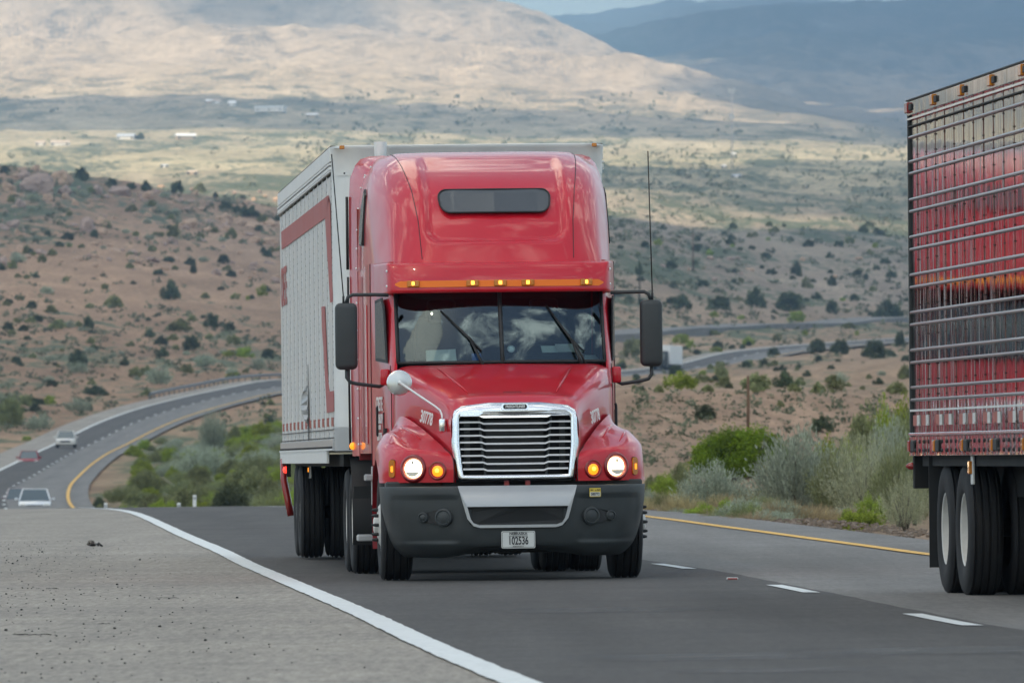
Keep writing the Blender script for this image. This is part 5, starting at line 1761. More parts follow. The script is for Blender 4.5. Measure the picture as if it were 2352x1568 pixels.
# --- roadside on the right, between the two trucks and beside the yellow line
plant_px(1700, 1094, 290, 126, ['green_big'], 'green_bush', 'large rounded bright green bush below the wooden post', 'bush', None, True)
for x, yb, w, h, D, pr, nm, lb in (
    (1640, 1187, 170, 140, 176, SB, 'sagebrush', 'grey-green sagebrush standing in front of the big round green bush'),
    (1580, 1182, 60, 80, 181, OB, 'olive_shrub', 'thin olive shrub on the left flank of the nearest grey sagebrush'),
    (1838, 1200, 205, 185, 172, SB, 'sagebrush', 'tallest grey-green sagebrush, right of the round green bush'),
    (1930, 1206, 120, 150, 170, OB, 'olive_shrub', 'olive shrub growing against the tallest grey sagebrush'),
    (1995, 1214, 170, 220, 166, TB, 'twiggy_shrub', 'tall tan twiggy shrub behind the steel trailer corner'),
    (2065, 1224, 120, 215, 164, OB, 'olive_shrub', 'tall olive shrub right beside the rear corner of the steel trailer'),
    (2080, 1226, 110, 140, 158, TB, 'twiggy_shrub', 'pale fluffy tan shrub low beside the steel trailer wheels'),
    (2000, 1222, 95, 95, 160, LB, 'lime_shrub', 'small bright green shrub low in front of the tan twiggy shrub'),
    (2040, 1060, 165, 240, 214, LB, 'lime_shrub', 'yellow-green shrub rising behind the twiggy shrubs by the steel trailer'),
    (2015, 1040, 150, 215, 232, MQ, 'mesquite_shrub', 'dark olive shrub highest behind the yellow-green one by the steel trailer'),
    (1525, 1145, 90, 72, 226, LB, 'lime_shrub', 'bright yellow-green shrub just right of the red truck headlight'),
    (1560, 1100, 80, 85, 240, MQ, 'mesquite_shrub', 'olive shrub touching the left side of the round green bush'),
    (1745, 1195, 110, 72, 176, DB, 'dry_grass', 'clump of dry straw-coloured grass between the two grey sagebrushes'),
    (1530, 1180, 110, 60, 186, DB, 'dry_grass', 'dry straw grass at the road edge beside the red truck bumper'),
    (1700, 1105, 60, 30, 235, DB, 'dry_grass', 'pale dry grass just under the round green bush'),
    (1745, 1140, 55, 58, 196, LB, 'lime_shrub', 'little yellow-green shrub between the round bush and the tall sagebrush'),
    (1880, 1206, 70, 50, 167, DB, 'dry_grass', 'dry grass at the foot of the tallest grey sagebrush'),
    (1955, 1214, 70, 46, 163, OB, 'olive_shrub', 'low olive tuft at the road edge below the tan twiggy shrub'),
    (1900, 1120, 130, 150, 196, LB, 'lime_shrub', 'soft yellow-green shrub behind the tallest grey sagebrush'),
    (1975, 1120, 150, 205, 190, MQ, 'mesquite_shrub', 'dense green shrub between the tall twiggy shrubs and the red bank'),
    (2075, 1100, 140, 230, 196, LB, 'lime_shrub', 'leafy green shrub pressed against the steel trailer side'),
    (1880, 1180, 110, 120, 178, OB, 'olive_shrub', 'olive green shrub in front of the soft yellow-green one'),
    (1945, 1190, 110, 170, 173, TB, 'twiggy_shrub', 'grey tan twiggy shrub just left of the tallest tan one'),
    (2040, 1190, 110, 200, 176, SB, 'sagebrush', 'tall grey sagebrush deep in the thicket beside the steel trailer'),
    (2100, 1215, 90, 190, 168, OB, 'olive_shrub', 'olive shrub partly behind the steel trailer wheels'),
    (2015, 1205, 90, 120, 170, DB, 'dry_grass', 'tall dry grass between the twiggy shrubs by the steel trailer'),
    (1720, 1180, 90, 70, 180, OB, 'olive_shrub', 'low olive shrub to the right of the nearest grey sagebrush'),
    (1600, 1130, 90, 60, 205, DB, 'dry_grass', 'dry grass behind the nearest grey sagebrush'),
    (2095, 1130, 150, 225, 182, MQ, 'mesquite_shrub', 'big leafy olive shrub overlapping the lower corner of the steel trailer'),
    (1950, 1120, 140, 165, 184, LB, 'lime_shrub', 'wide yellow-green shrub behind the grey tan twiggy ones'),
    (2020, 1215, 120, 130, 171, MQ, 'mesquite_shrub', 'dense olive shrub at the foot of the tall twiggy shrubs'),
    (1868, 1200, 100, 120, 175, MQ, 'mesquite_shrub', 'dense olive shrub tucked against the right of the tallest grey sagebrush'),
    (1805, 1150, 90, 100, 192, SB, 'sagebrush', 'grey sagebrush half hidden behind the tallest one'),
    (1500, 1120, 60, 60, 236, MQ, 'mesquite_shrub', 'grey-olive shrub partly hidden by the red truck fender'),
):
    if x > 1790 and D > 168 and nm != 'dry_grass': w *= 1.12; h *= 1.22
    plant_px(x, yb, w, h, pr, nm, lb, 'grass' if nm == 'dry_grass' else 'shrub', 'roadside plants between the trucks', True, D=D)
for k in range(95):                       # low edge growth along the gravel
    D = rr.uniform(150, 215); X = XR(D) + 1.3 + rr.uniform(.1, 1.7) ** 1.3
    p = Vector((X, D, terr_z(X, D))); t = rr.random()
    plant_at(p, rr.uniform(.4, 1.0), rr.uniform(.2, .55), DB if t < .5 else (OB if t < .75 else (LB if t < .85 else SB)), 'roadside_tuft', 'low tuft of grass or weed along the gravel edge of the road', 'grass tuft', 'low tufts along the right road edge')

# --- shrubs on the red cut bank and the slope above it
for x, yb, w, h, pr, lb in (
    (1623, 962, 62, 38, J3, 'dark shrub alone on the bare red bank, above the round green bush'),
    (1887, 992, 60, 44, J3, 'dark shrub on the red bank right of the wooden post'),
    (1972, 985, 42, 34, O3, 'small olive shrub on the red bank near the steel trailer'),
    (1918, 900, 54, 48, O3, 'olive shrub standing at the top edge of the red bank'),
    (1793, 936, 24, 20, O3, 'tiny grey shrub halfway up the bare red bank'),
    (1560, 897, 112, 50, L3, 'wide green shrub on top of the bank below the distant box trailer'),
    (1655, 872, 44, 52, O3, 'upright olive shrub beside the lower far road'),
    (1735, 896, 100, 46, O3, 'olive shrub on the bank top behind the wooden post'),
    (1800, 890, 64, 44, J3, 'dark shrub on the bank top right of the wooden post'),
    (2060, 905, 70, 36, O3, 'flat olive shrub on the bank top against the steel trailer'),
    (1566, 712, 56, 46, J3, 'grey-green shrub left in the row above the upper far road'),
    (1648, 712, 64, 38, J3, 'dark wide shrub second in the row above the upper far road'),
    (1736, 706, 56, 54, J3, 'tall dark bush in the middle of the row above the upper far road'),
    (1815, 714, 88, 50, J3, 'broadest bush of the row above the upper far road'),
    (1828, 740, 54, 34, L3, 'bright green shrub at the edge of the upper far road'),
    (1912, 720, 40, 37, J3, 'round dark bush alone right of the broad bushes'),
    (2040, 733, 82, 52, J3, 'large dark bush above the far road beside the steel trailer'),
    (1829, 629, 34, 34, J3, 'round dark bush high on the slope, beside two smaller ones'),
    (1773, 632, 32, 20, J3, 'low dark bush left of the round one high on the slope'),
    (1850, 662, 26, 32, O3, 'olive bush just below the round one high on the slope'),
    (1912, 656, 26, 27, J3, 'small round dark bush on the right part of the slope'),
    (1988, 643, 18, 18, J3, 'tiny dark bush far right on the slope'),
    (1612, 660, 40, 24, J3, 'low dark bush alone in the middle of the tan slope'),
    (1542, 618, 38, 24, J3, 'dark bush near the distant utility pole'),
    (1876, 812, 52, 40, J3, 'left of the three dark bushes over the lower far road'),
    (1928, 814, 58, 40, J3, 'middle of the three dark bushes over the lower far road'),
    (2008, 824, 78, 50, J3, 'right and largest of the three dark bushes over the lower far road'),
    (2066, 800, 30, 50, J3, 'dark bush half hidden by the steel trailer at the far road'),
    (1563, 790, 56, 30, L3, 'green bush directly above the distant box trailer'),
    (1586, 800, 30, 24, L3, 'green bush touching the rear of the distant box trailer'),
    (1452, 822, 62, 54, O3, 'olive bush between the red truck mirror and its cab'),
    (1777, 820, 40, 26, J3, 'dark shrub on the verge above the lower far road'),
    (1720, 794, 40, 24, L3, 'yellow-green shrub between the two far roads'),
    (1785, 786, 28, 24, O3, 'olive shrub between the two far roads, right of the yellow-green one'),
    (1640, 770, 38, 15, O3, 'low olive shrub on the edge of the upper far road'),
    (1952, 755, 40, 18, O3, 'low shrub hiding part of the upper far road on the right'),
    (1646, 812, 46, 18, L3, 'bright flat shrub behind the lower far road'),
    (1850, 770, 20, 16, L3, 'small yellow-green shrub between the far roads under the broad bushes'),
    (1968, 770, 16, 14, L3, 'small isolated yellow-green shrub between the far roads'),
):
    plant_px(x, yb, w, h, pr, 'desert_bush', lb, 'bush', 'bushes on the right-hand slopes')

for k in range(34):
    x = rr.uniform(1440, 2085); y = rr.uniform(862, 905); t = rr.random(); w_ = rr.uniform(16, 50)
    plant_px(x, y, w_, w_ * rr.uniform(.5, .8), O3 if t < .6 else (S3 if t < .85 else J3), 'bank_bush', 'olive or grey bush along the top of the bare red bank', 'bush', 'bushes along the top of the red bank', False, 345)

# --- left hill
for x, yb, w, h, pr, lb in (
    (391, 688, 58, 52, J3, 'largest dark juniper on the left hill, halfway up'),
    (261, 708, 62, 36, O3, 'wide olive shrub left of the largest juniper'),
    (204, 757, 33, 36, J3, 'upright dark juniper left of the wide olive shrub'),
    (486, 754, 42, 40, J3, 'very dark juniper near the white trailer'),
    (410, 762, 76, 36, O3, 'broad olive shrub beside the very dark juniper'),
    (132, 758, 50, 30, O3, 'olive shrub at mid height on the far left'),
    (444, 628, 22, 23, J3, 'small dark juniper above the largest one'),
    (602, 682, 36, 32, L3, 'yellow-green bush near the trailer rear, halfway up'),
    (570, 690, 14, 14, L3, 'tiny bright bush next to the yellow-green one'),
    (604, 582, 18, 18, J3, 'small dark bush close behind the trailer rear'),
    (387, 602, 38, 15, J3, 'flat dark bush in the middle of the hill'),
    (116, 720, 42, 24, O3, 'grey-olive shrub left of the wide olive one'),
    (205, 708, 27, 15, O3, 'flat olive shrub above the upright juniper'),
    (18, 758, 32, 24, J3, 'dark bush at the left border, mid height'),
    (176, 846, 56, 50, J3, 'round dark juniper alone on the bare lower slope'),
    (286, 840, 30, 20, J3, 'small dark bush right of the lone round juniper'),
    (214, 806, 30, 16, J3, 'low dark bush above the lone round juniper'),
    (373, 820, 42, 24, J3, 'dark bush above the guard rail bend'),
    (440, 804, 52, 38, J3, 'large dark bush below the broad olive shrub'),
    (560, 822, 60, 30, L3, 'green bushes beside the white trailer, low on the hill'),
    (522, 820, 34, 18, L3, 'flat bright bush low on the hill near the trailer'),
    (594, 852, 36, 36, S3, 'grey sagebrush above the guard rail near the trailer'),
    (472, 842, 60, 34, S3, 'grey sagebrush behind the guard rail middle'),
    (536, 868, 46, 15, L3, 'bright flat bush leaning over the guard rail'),
    (219, 908, 70, 26, J3, 'dark pair of bushes near the start of the far shoulder'),
    (116, 930, 36, 28, L3, 'bright green bush at the far shoulder'),
    (60, 935, 54, 34, O3, 'olive bush left of the bright one at the far shoulder'),
    (22, 982, 86, 84, MQ, 'large grey-green shrub at the left border above the road'),
    (90, 990, 66, 42, S3, 'grey sagebrush above the far road edge'),
    (365, 886, 66, 50, S3, 'pale sagebrush at the start of the guard rail'),
    (312, 868, 46, 30, O3, 'olive bush just left of the pale sagebrush'),
    (178, 948, 66, 36, S3, 'row of grey sage beside the far shoulder'),
    (60, 1012, 30, 14, L3, 'small green tuft on the far shoulder edge'),
    (399, 548, 40, 38, O3, 'grey-olive bush between boulders near the top'),
    (530, 550, 36, 32, O3, 'olive bush below the flat pink rocks'),
    (574, 500, 60, 36, J3, 'wide dark bush under the ridge near the trailer'),
    (604, 512, 34, 24, O3, 'olive bush right of the wide dark one under the ridge'),
    (97, 604, 30, 24, O3, 'olive bush upper left on the hill'),
    (28, 618, 38, 24, O3, 'olive bush upper left at the border'),
    (60, 588, 24, 30, O3, 'upright bush on the upper left slope'),
    (216, 546, 25, 22, J3, 'dark bush below the big tan boulder'),
    (26, 466, 28, 24, O3, 'olive bush under the summit rocks at the left border'),
    (187, 410, 38, 30, J3, 'dark bush on the skyline right of the summit rocks'),
    (256, 430, 28, 28, J3, 'dark bush second on the skyline'),
    (302, 436, 28, 22, J3, 'bush third on the skyline'),
    (336, 440, 34, 28, J3, 'bush fourth on the skyline'),
    (406, 446, 36, 40, J3, 'spiky tall bush on the skyline'),
    (458, 446, 38, 32, O3, 'pale round bush on the skyline right of the spiky one'),
    (494, 454, 16, 16, J3, 'last small bush on the skyline'),
    (10, 398, 32, 20, J3, 'dark bush on the skyline at the left border'),
    (216, 805, 30, 18, O3, 'small olive bush near the low dark bush'),
    (336, 858, 34, 22, O3, 'olive bush above the pale sagebrush'),
):
    plant_px(x, yb, w, h, pr, 'hill_bush', lb, 'bush', 'bushes on the rocky left hill')

# --- the green hollow beyond the crest, inside the bend
for x, D, w, h, pr, nm, lb in (
    (530, 300, 120, 86, JB, 'mesquite_shrub', 'dark green bush at the crest beside the white trailer wheels'),
    (300, 330, 60, 32, LB, 'lime_shrub', 'low lime bush right behind the crest of the near road'),
    (265, 340, 40, 26, LB, 'lime_shrub', 'small lime bush beside the far yellow line'),
    (228, 400, 46, 58, MQ, 'mesquite_shrub', 'olive bush next to the foot of the far yellow line'),
    (375, 320, 100, 62, LB, 'lime_shrub', 'yellow-green bush in the middle of the hollow'),
    (290, 440, 100, 50, LB, 'lime_shrub', 'bright lime bush on the left of the hollow'),
    (228, 520, 40, 32, JB, 'mesquite_shrub', 'dark bush at the inner side of the bend'),
    (420, 420, 150, 92, MQ, 'mesquite_shrub', 'wide grey-olive mesquite in the centre of the hollow'),
    (560, 440, 160, 100, MQ, 'mesquite_shrub', 'wide mesquite near the white trailer in the hollow'),
    (620, 380, 90, 110, MQ, 'mesquite_shrub', 'mesquite touching the white trailer in the hollow'),
    (330, 560, 110, 70, MQ, 'mesquite_shrub', 'olive mesquite behind the lime bush in the hollow'),
    (470, 600, 150, 80, SB, 'sagebrush', 'broad grey sage at the back of the hollow'),
    (488, 760, 64, 104, SB, 'sagebrush', 'tall pale grey shrub standing against the far road'),
    (540, 780, 54, 50, MQ, 'mesquite_shrub', 'olive bush right of the tall pale grey shrub'),
    (604, 800, 68, 48, LB, 'lime_shrub', 'bright green bush against the far road near the trailer'),
    (440, 720, 80, 40, SB, 'sagebrush', 'low grey sage left of the tall pale shrub'),
    (400, 650, 70, 46, MQ, 'mesquite_shrub', 'olive bush by the inner bend in front of the low grey sage'),
    (600, 560, 110, 60, OB, 'olive_shrub', 'olive shrub on the right side of the hollow'),
    (460, 315, 90, 50, LB, 'lime_shrub', 'yellow-green bush left of the dark bush at the crest'),
    (630, 312, 60, 60, OB, 'olive_shrub', 'olive shrub between the dark crest bush and the trailer'),
    (350, 470, 100, 60, MQ, 'mesquite_shrub', 'grey-olive mesquite left of the centre of the hollow'),
    (560, 680, 90, 50, OB, 'olive_shrub', 'olive shrub high in the hollow behind the mesquites'),
):
    plant_px(x, 0, w, h, pr, nm, lb, 'shrub', 'shrubs in the hollow inside the bend', True, D=D)
for k in range(290):
    D = rr.uniform(285, 900); x = rr.uniform(215 if D < 560 else 300, 760)
    X = (x - 1176) / F * D
    if X < XR(D) + 2.2: continue
    t = rr.random(); s_ = rr.uniform(.8, 2.3)
    plant_at(Vector((X, D, terr_z(X, D))), s_, s_ * rr.uniform(.45, .7), MQ if t < .35 else (LB if t < .72 else (OB if t < .88 else SB)), 'hollow_shrub', 'shrub of the dense olive and lime thicket filling the hollow', 'shrub', 'thicket in the hollow inside the bend')

# --- scattered individuals of one kind
n = 0
while n < 150:
    x, y = rr.uniform(0, 645), rr.uniform(400, 1000)
    p = on_ground(x, y, 700)
    if p is None or p.y > 2700 or p.y < 850: continue
    if XL(p.y) - 5 < p.x < XR(p.y) + 3: continue
    k = rr.uniform(.6, 1.5) * (1.4 if rr.random() < .15 else 1) * max(1, p.y / 1150)
    pr = J3 if rr.random() < .35 else (O3 if rr.random() < .6 else S3)
    plant_at(p, k * 1.3, k * .8, pr, 'small_hill_bush', 'small desert bush dotted over the rocky left hill', 'bush', 'small bushes dotted over the left hill'); n += 1
n = 0
while n < 110:
    x, y = rr.uniform(1400, 2085), rr.uniform(520, 900)
    p = on_ground(x, y, 345)
    if p is None or p.y > 3300: continue
    if p.y < 1900 and XL(p.y) - 5 < p.x < XR(p.y) + 3: continue
    if 735 < y < 790 or p.y < 1000 and rr.random() < .6: continue
    k = p.y / 1500 * rr.uniform(.7, 1.5)
    k = max(.5, min(3.2, k))
    plant_at(p, k * 1.5, k * .95, J3 if rr.random() < .6 else (O3 if rr.random() < .7 else L3), 'slope_bush', 'small bush scattered over the tan slope beyond the far road', 'bush', 'small bushes scattered over the right-hand slope'); n += 1

# --- scrub too small and too many to count: the ground cover of the hills and the plain
def scrub_mass():
    r = np.random.default_rng(9); L = Leaves(9)
    def clump(p, s, n, t):
        c = np.array(p) + r.normal(size=(n, 3)) * np.array([s * .42, s * .42, s * .22]) + np.array([0, 0, s * .25])
        d = r.normal(size=(n, 3)); d /= np.linalg.norm(d, axis=1)[:, None]
        L.quads(c, d, s * .55, s * .38, np.full(n, t) * r.uniform(.8, 1.2, n))
    rr = random.Random(12); m = 0
    while m < 5000:
        x = rr.uniform(-60, 2420); u = rr.random()
        y = rr.uniform(330, 560) if u < .5 else (rr.uniform(380, 1000) if u < .9 else rr.uniform(210, 330))
        p = on_ground(x, y, 345, 9000)
        if p is None: continue
        if p.y < 1950 and XL(p.y) - 4 < p.x < XR(p.y) + 2: continue
        if p.y < 850 or p.y < 1250 and x > 1200: continue
        if p.y > 2900 and rr.random() < .6: continue
        if p.y > 1750 and x < 680 and rr.random() < .8: continue
        g = mn.noise(Vector((p.x / (p.y * .012), p.y / (p.y * .10), 2.)))
        if p.y > 2200 and g < -.05 and rr.random() < .75: continue
        s = rr.uniform(.3, .95) * max(1, p.y / 1250)
        clump(p, s, 16 if p.y < 2800 else 9, rr.uniform(.6, 1.5)); m += 1
    for k in range(900):                     # tiny tufts and stones over the bare bank
        p = on_ground(rr.uniform(1430, 2095), rr.uniform(895, 1075), 230, 700)
        if p is not None: clump(p, rr.uniform(.05, .16) if rr.random() < .85 else rr.uniform(.2, .35), 14, rr.uniform(.7, 1.5))
    o = bpy.data.objects.new('scrub', L.mesh('scrub', leaf_mat('scrub_leaf', (.145, .16, .105), 0)))
    COL.objects.link(o); tag(o, 'low desert scrub covering the hills and the plain', 'scrub', kind='stuff')


scrub_mass()

# --- rocks
ROCK = pmat('granite_tan', (.44, .30, .215), .9, var=.35, vscale=.9, bump=.6, bscale=3)
ROCKG = pmat('granite_grey', (.35, .255, .215), .9, var=.35, vscale=.9, bump=.6, bscale=3)
RK = []
for i in range(6):
    bm = bmesh.new(); bmesh.ops.create_icosphere(bm, subdivisions=3, radius=1)
    for v in bm.verts:
        p = v.co.copy(); q = p * 1.1 + Vector((i * 7.1, 0, 0))
        f = 1 + .34 * mn.noise(q) + .16 * mn.noise(q * 2.6)
        # facet it a little: rocks break along planes
        for n_ in (Vector((1, .2, .3)), Vector((-.5, 1, .2)), Vector((.1, -.6, 1)), Vector((-.8, -.5, .1))):
            n_ = n_.normalized(); dd = p.dot(n_)
            if dd > .72: f *= .72 / dd
        v.co = p * f
    me = bpy.data.meshes.new('boulder'); bm.to_mesh(me); bm.free(); me.materials.append(ROCK if i % 2 else ROCKG); RK.append(me)


def rock(x, yb, w, h, label, group='boulders on the rocky left hill', dmin=700):
    p = on_ground(x, yb, dmin)
    if p is None: return
    s = F / p.y
    o = bpy.data.objects.new('boulder', RND.choice(RK)); COL.objects.link(o)
    o.location = p + Vector((0, 0, h / s * .28)); o.scale = (w / s / 2, w / s / 2 * RND.uniform(.7, 1.1), h / s * .62)
    o.rotation_euler = (RND.uniform(-.2, .2), RND.uniform(-.25, .25), RND.uniform(0, 6.28))
    tag(o, label, 'boulder', group)


for x, yb, w, h, lb in (
    (88, 440, 84, 48, 'broad tan boulder in the middle of the summit rocks'), (142, 425, 54, 40, 'grey boulder on the right of the summit rocks'),
    (80, 398, 20, 24, 'small upright rock crowning the summit'), (56, 414, 46, 28, 'rounded boulder on the left of the summit rocks'),
    (147, 446, 40, 24, 'low boulder below the grey summit boulder'), (222, 446, 30, 28, 'boulder on the ridge right of the summit rocks'),
    (275, 448, 62, 26, 'long tan boulder on the ridge between two skyline bushes'), (199, 532, 40, 40, 'biggest free-standing tan boulder on the slope'),
    (232, 522, 38, 28, 'grey boulder right of the biggest tan one'), (236, 538, 28, 18, 'pinkish boulder just below the grey one'),
    (431, 520, 46, 22, 'flat pink rock left of the pair near the trailer'), (522, 508, 42, 22, 'flat pink rock with a bush above it'),
    (484, 470, 20, 13, 'dark flat rock alone under the ridge'), (557, 518, 32, 16, 'flat pinkish rock right of the pair near the trailer'),
    (520, 530, 32, 15, 'low pale rock below the flat pink rocks'), (323, 450, 22, 14, 'small tan rock under the skyline bushes'),
    (618, 560, 40, 18, 'pale flat rock close behind the trailer rear'), (265, 578, 40, 10, 'thin pale slab in the middle of the hill'),
    (350, 600, 44, 10, 'thin pale slab beside the flat dark bush'), (20, 440, 34, 26, 'boulder at the left border below the summit'),
    (110, 462, 30, 20, 'tan boulder below the broad summit boulder'), (46, 476, 34, 22, 'brown boulder lower left of the summit rocks'),
):
    rock(x, yb, w, h, lb)
n = 0
while n < 150:
    x = rr.uniform(0, 640); y = rr.uniform(402, 620) + max(0, x - 300) * .12
    s_ = rr.uniform(6, 15) if rr.random() < .75 else rr.uniform(15, 28)
    rock(x, y, s_ * rr.uniform(1, 1.6), s_ * rr.uniform(.5, .9), 'small brown rock among many strewn over the upper left hill'); n += 1
for k in range(14):
    x = rr.uniform(1440, 2070); y = rr.uniform(590, 650)
    rock(x, y, rr.uniform(10, 26), rr.uniform(5, 10), 'low reddish rock outcrop on the far right-hand slope', 'red outcrops on the right-hand slope')

# ------------------------------------------------------------------ posts, poles, rail, mast
b = MB()
p = on_ground(1718, 985, 240)
h = 122 / (F / p.y)
b.tube([(0, 0, -.3), (.01, 0, h * .5), (0, 0, h)], [.055, .05, .045], pmat('weathered_wood', (.15, .085, .05), .9, var=.3, vscale=5), 8)
tag(b.build('wooden_post', None, True, p), 'weathered brown wooden post on the bank behind the round green bush', 'post')


def utility_pole(x, yt, yb, label, dm=1500):
    p = on_ground(x, yb, dm)
    if p is None: return
    h = (yb - yt) / (F / p.y); e = empty('utility_pole', p); tag(e, label, 'pole', 'utility poles')
    b = MB(); b.tube([(0, 0, -.5), (0, 0, h)], [.19, .13], MT_POLE, 8); b.build('pole', e)
    b = MB(); b.box((0, 0, h * .94), (2.2, .12, .14), MT_POLE); b.build('crossarm', e)


MT_POLE = pmat('pole_wood', (.16, .10, .075), .9, var=.2)
utility_pole(1592, 535, 622, 'thin wooden utility pole on the tan slope right of the red truck')
# yucca-like tree standing free on the slope
p = on_ground(1468, 692, 1500)
if p is not None:
    e = empty('yucca_tree', p); s = F / p.y; tag(e, 'tall thin-trunked yucca with a dark tuft of leaves, beside the red truck mirror', 'tree')
    b = MB(); b.tube([(0, 0, 0), (.1, 0, 45 / s), (0, 0, 72 / s)], [5 / s / 2, 4 / s / 2, 3 / s / 2], WOOD, 6); b.build('trunk', e)
    o = bpy.data.objects.new('crown', PROTO['juniper_bush:1']); COL.objects.link(o); o.parent = e; o.location = (0, 0, 60 / s); o.scale = (11 / s, 11 / s, 36 / s)
# radio mast far out on the plain
p = on_ground(1681, 392, 3000)
if p is not None:
    s = F / p.y; h = 186 / s; e = empty('radio_mast', p); tag(e, 'slim grey lattice radio mast rising from the plain', 'mast')
    g = pmat('galvanised', (.5, .52, .55), .5, .3)
    b = MB(); w_ = 3.2 / s
    for a in range(3):
        c = Vector((w_ * math.cos(a * 2.094), w_ * math.sin(a * 2.094), 0)); b.tube([c, c * .35 + Vector((0, 0, h))], .9 / s / 2, g, 5)
    for i in range(22):
        for a in range(3):
            f0, f1 = 1 - .65 * i / 22, 1 - .65 * (i + 1) / 22
            c = Vector((w_ * f0 * math.cos(a * 2.094), w_ * f0 * math.sin(a * 2.094), h * i / 22)); d_ = Vector((w_ * f1 * math.cos((a + 1) * 2.094), w_ * f1 * math.sin((a + 1) * 2.094), h * (i + 1) / 22))
            b.tube([c, d_], .5 / s / 2, g, 4)
    b.build('lattice', e)
    b = MB()
    for zz, ww in ((h * .985, 7), (h * .66, 5)):
        for a in range(4): b.box((ww / s * math.cos(a * 1.57 + .4), ww / s * math.sin(a * 1.57 + .4), zz), (2.4 / s, 2.4 / s, 11 / s), MT['white'])
        b.box((0, 0, zz), (ww * 1.7 / s, .8 / s, .8 / s), g); b.box((0, 0, zz), (.8 / s, ww * 1.7 / s, .8 / s), g)
    b.build('antenna_panel', e)

# guard rail at the far outer shoulder
def guard_rail():
    D0, D1 = 1135, 1375
    e = empty('guard_rail', (XL(D0) - 3.2, D0, 0)); tag(e, 'dark steel guard rail along the outer shoulder of the far bend', 'guard rail')
    G_ = pmat('rail_steel', (.16, .17, .18), .5, .6)
    org = Vector((XL(D0) - 3.2, D0, 0)); b = MB(); rows = []
    D = D0
    while D <= D1:
        X = XL(D) - 3.25; z = road_z(X, D)
        rows.append([Vector((X + o_, D, z + h_)) - org for o_, h_ in ((0, .42), (.07, .48), (0, .57), (.07, .66), (0, .78), (-.03, .78), (.03, .57), (-.03, .42))]); D += 4
    b.grid(rows, G_); b.build('rail_beam', e)
    D = D0
    while D <= D1:
        X = XL(D) - 3.35; z = road_z(X, D)
        b = MB(); b.box(Vector((X, D, z + .35)) - org, (.15, .15, .85), G_); b.build('rail_post', e); D += 8


guard_rail()
for x, D, h, lb in ((447, 262, 34, 'taller white roadside delineator behind the crest'), (411, 262, 16, 'short white roadside delineator behind the crest, beside the taller one'), (243, 268, 16, 'white roadside delineator nearest the far yellow line')):
    X = (x - 1176) / F * D; s = F / D; zb = CAMZ + (1067 - 1170) / F * D
    b = MB(); b.box((0, 0, h / s / 2 - .2), (.10, .02, h / s + .4), MT['whiteink'], .008); b.box((0, -.013, h / s - .09), (.075, .004, .08), MT['silver'])
    tag(b.build('delineator_post', None, True, (X, D, zb)), lb, 'post', 'white delineator posts')

# ------------------------------------------------------------------ houses out on the plain
def house(x, yb, w, h, roof, wall, label, gable=True):
    p = on_ground(x, yb, 3000)
    if p is None: return
    s = F / p.y; W_, H_ = w / s, h / s; Dp = min(W_ * .6, 14)
    e = empty('house', p, (0, 0, RND.uniform(-.25, .25))); tag(e, label, 'house', 'houses far out on the plain')
    b = MB(); b.box((0, 0, H_ * .28), (W_, Dp, H_ * .6), wall); b.build('wall', e)
    b = MB(); r0 = H_ * .585
    if gable:
        pts = [(-Dp * .55, r0), (0, H_), (Dp * .55, r0)]
        b.prism(pts, roof, W_ * 1.06, lambda a, c, d: (d - W_ * .53, a, c))
    else: b.box((0, 0, r0 + H_ * .1), (W_ * 1.04, Dp * 1.05, H_ * .22), roof)
    b.build('roof', e)
    for k in range(max(2, int(W_ / 6))):
        b = MB(); b.box((-W_ * .4 + W_ * .8 * k / max(1, int(W_ / 6) - 1), -Dp * .5 - .05, H_ * .3), (1.2, .12, 1.1), MT['greywindow']); b.build('window', e)


RW = pmat('metal_roof_white', (.75, .78, .80), .4); WW = pmat('stucco_white', (.72, .70, .66), .8); WT = pmat('stucco_tan', (.45, .36, .28), .8); RB = pmat('roof_blue_grey', (.42, .48, .56), .5); RT = pmat('roof_tan', (.5, .42, .36), .7)
house(621, 258, 66, 17, RW, WW, 'longest white building far out on the plain', False)
house(717, 270, 26, 10, RW, WT, 'small white building right of the longest one')
house(533, 244, 18, 13, RW, WW, 'square white house left of the longest building')
house(497, 240, 20, 11, RT, WW, 'pale low house, right of a similar one on the upper plain')
house(481, 238, 18, 10, RW, WT, 'leftmost pale house of the upper plain cluster')
house(426, 321, 44, 15, RW, WT, 'house with bright white roof beside a dark tree')
house(290, 321, 40, 14, RB, WW, 'house with blue-grey roof left of the bright roofed one')
house(138, 335, 42, 12, RT, WW, 'pale wide house at the far left of the lower plain')
house(92, 334, 22, 11, RT, WW, 'small pale house at the far left beside the wide one')
house(442, 402, 22, 10, RT, WT, 'tiny tan house low on the plain above the skyline bushes')
house(378, 384, 16, 7, RB, WW, 'tiny bluish shed low on the plain')
house(1685, 358, 10, 8, RW, WW, 'tiny white hut right of the radio mast')
house(1664, 386, 10, 8, RW, WW, 'tiny white hut left of the radio mast foot')
house(1692, 408, 20, 8, RB, WW, 'small pale shed below the radio mast')
for x, yb, w, h, lb in ((322, 320, 28, 18, 'dark tree beside the blue-grey roofed house'), (440, 314, 22, 14, 'dark tree behind the bright white roof')):
    plant_px(x, yb, w, h, J3, 'house_tree', lb, 'tree', 'trees by the far houses', False, 3000)

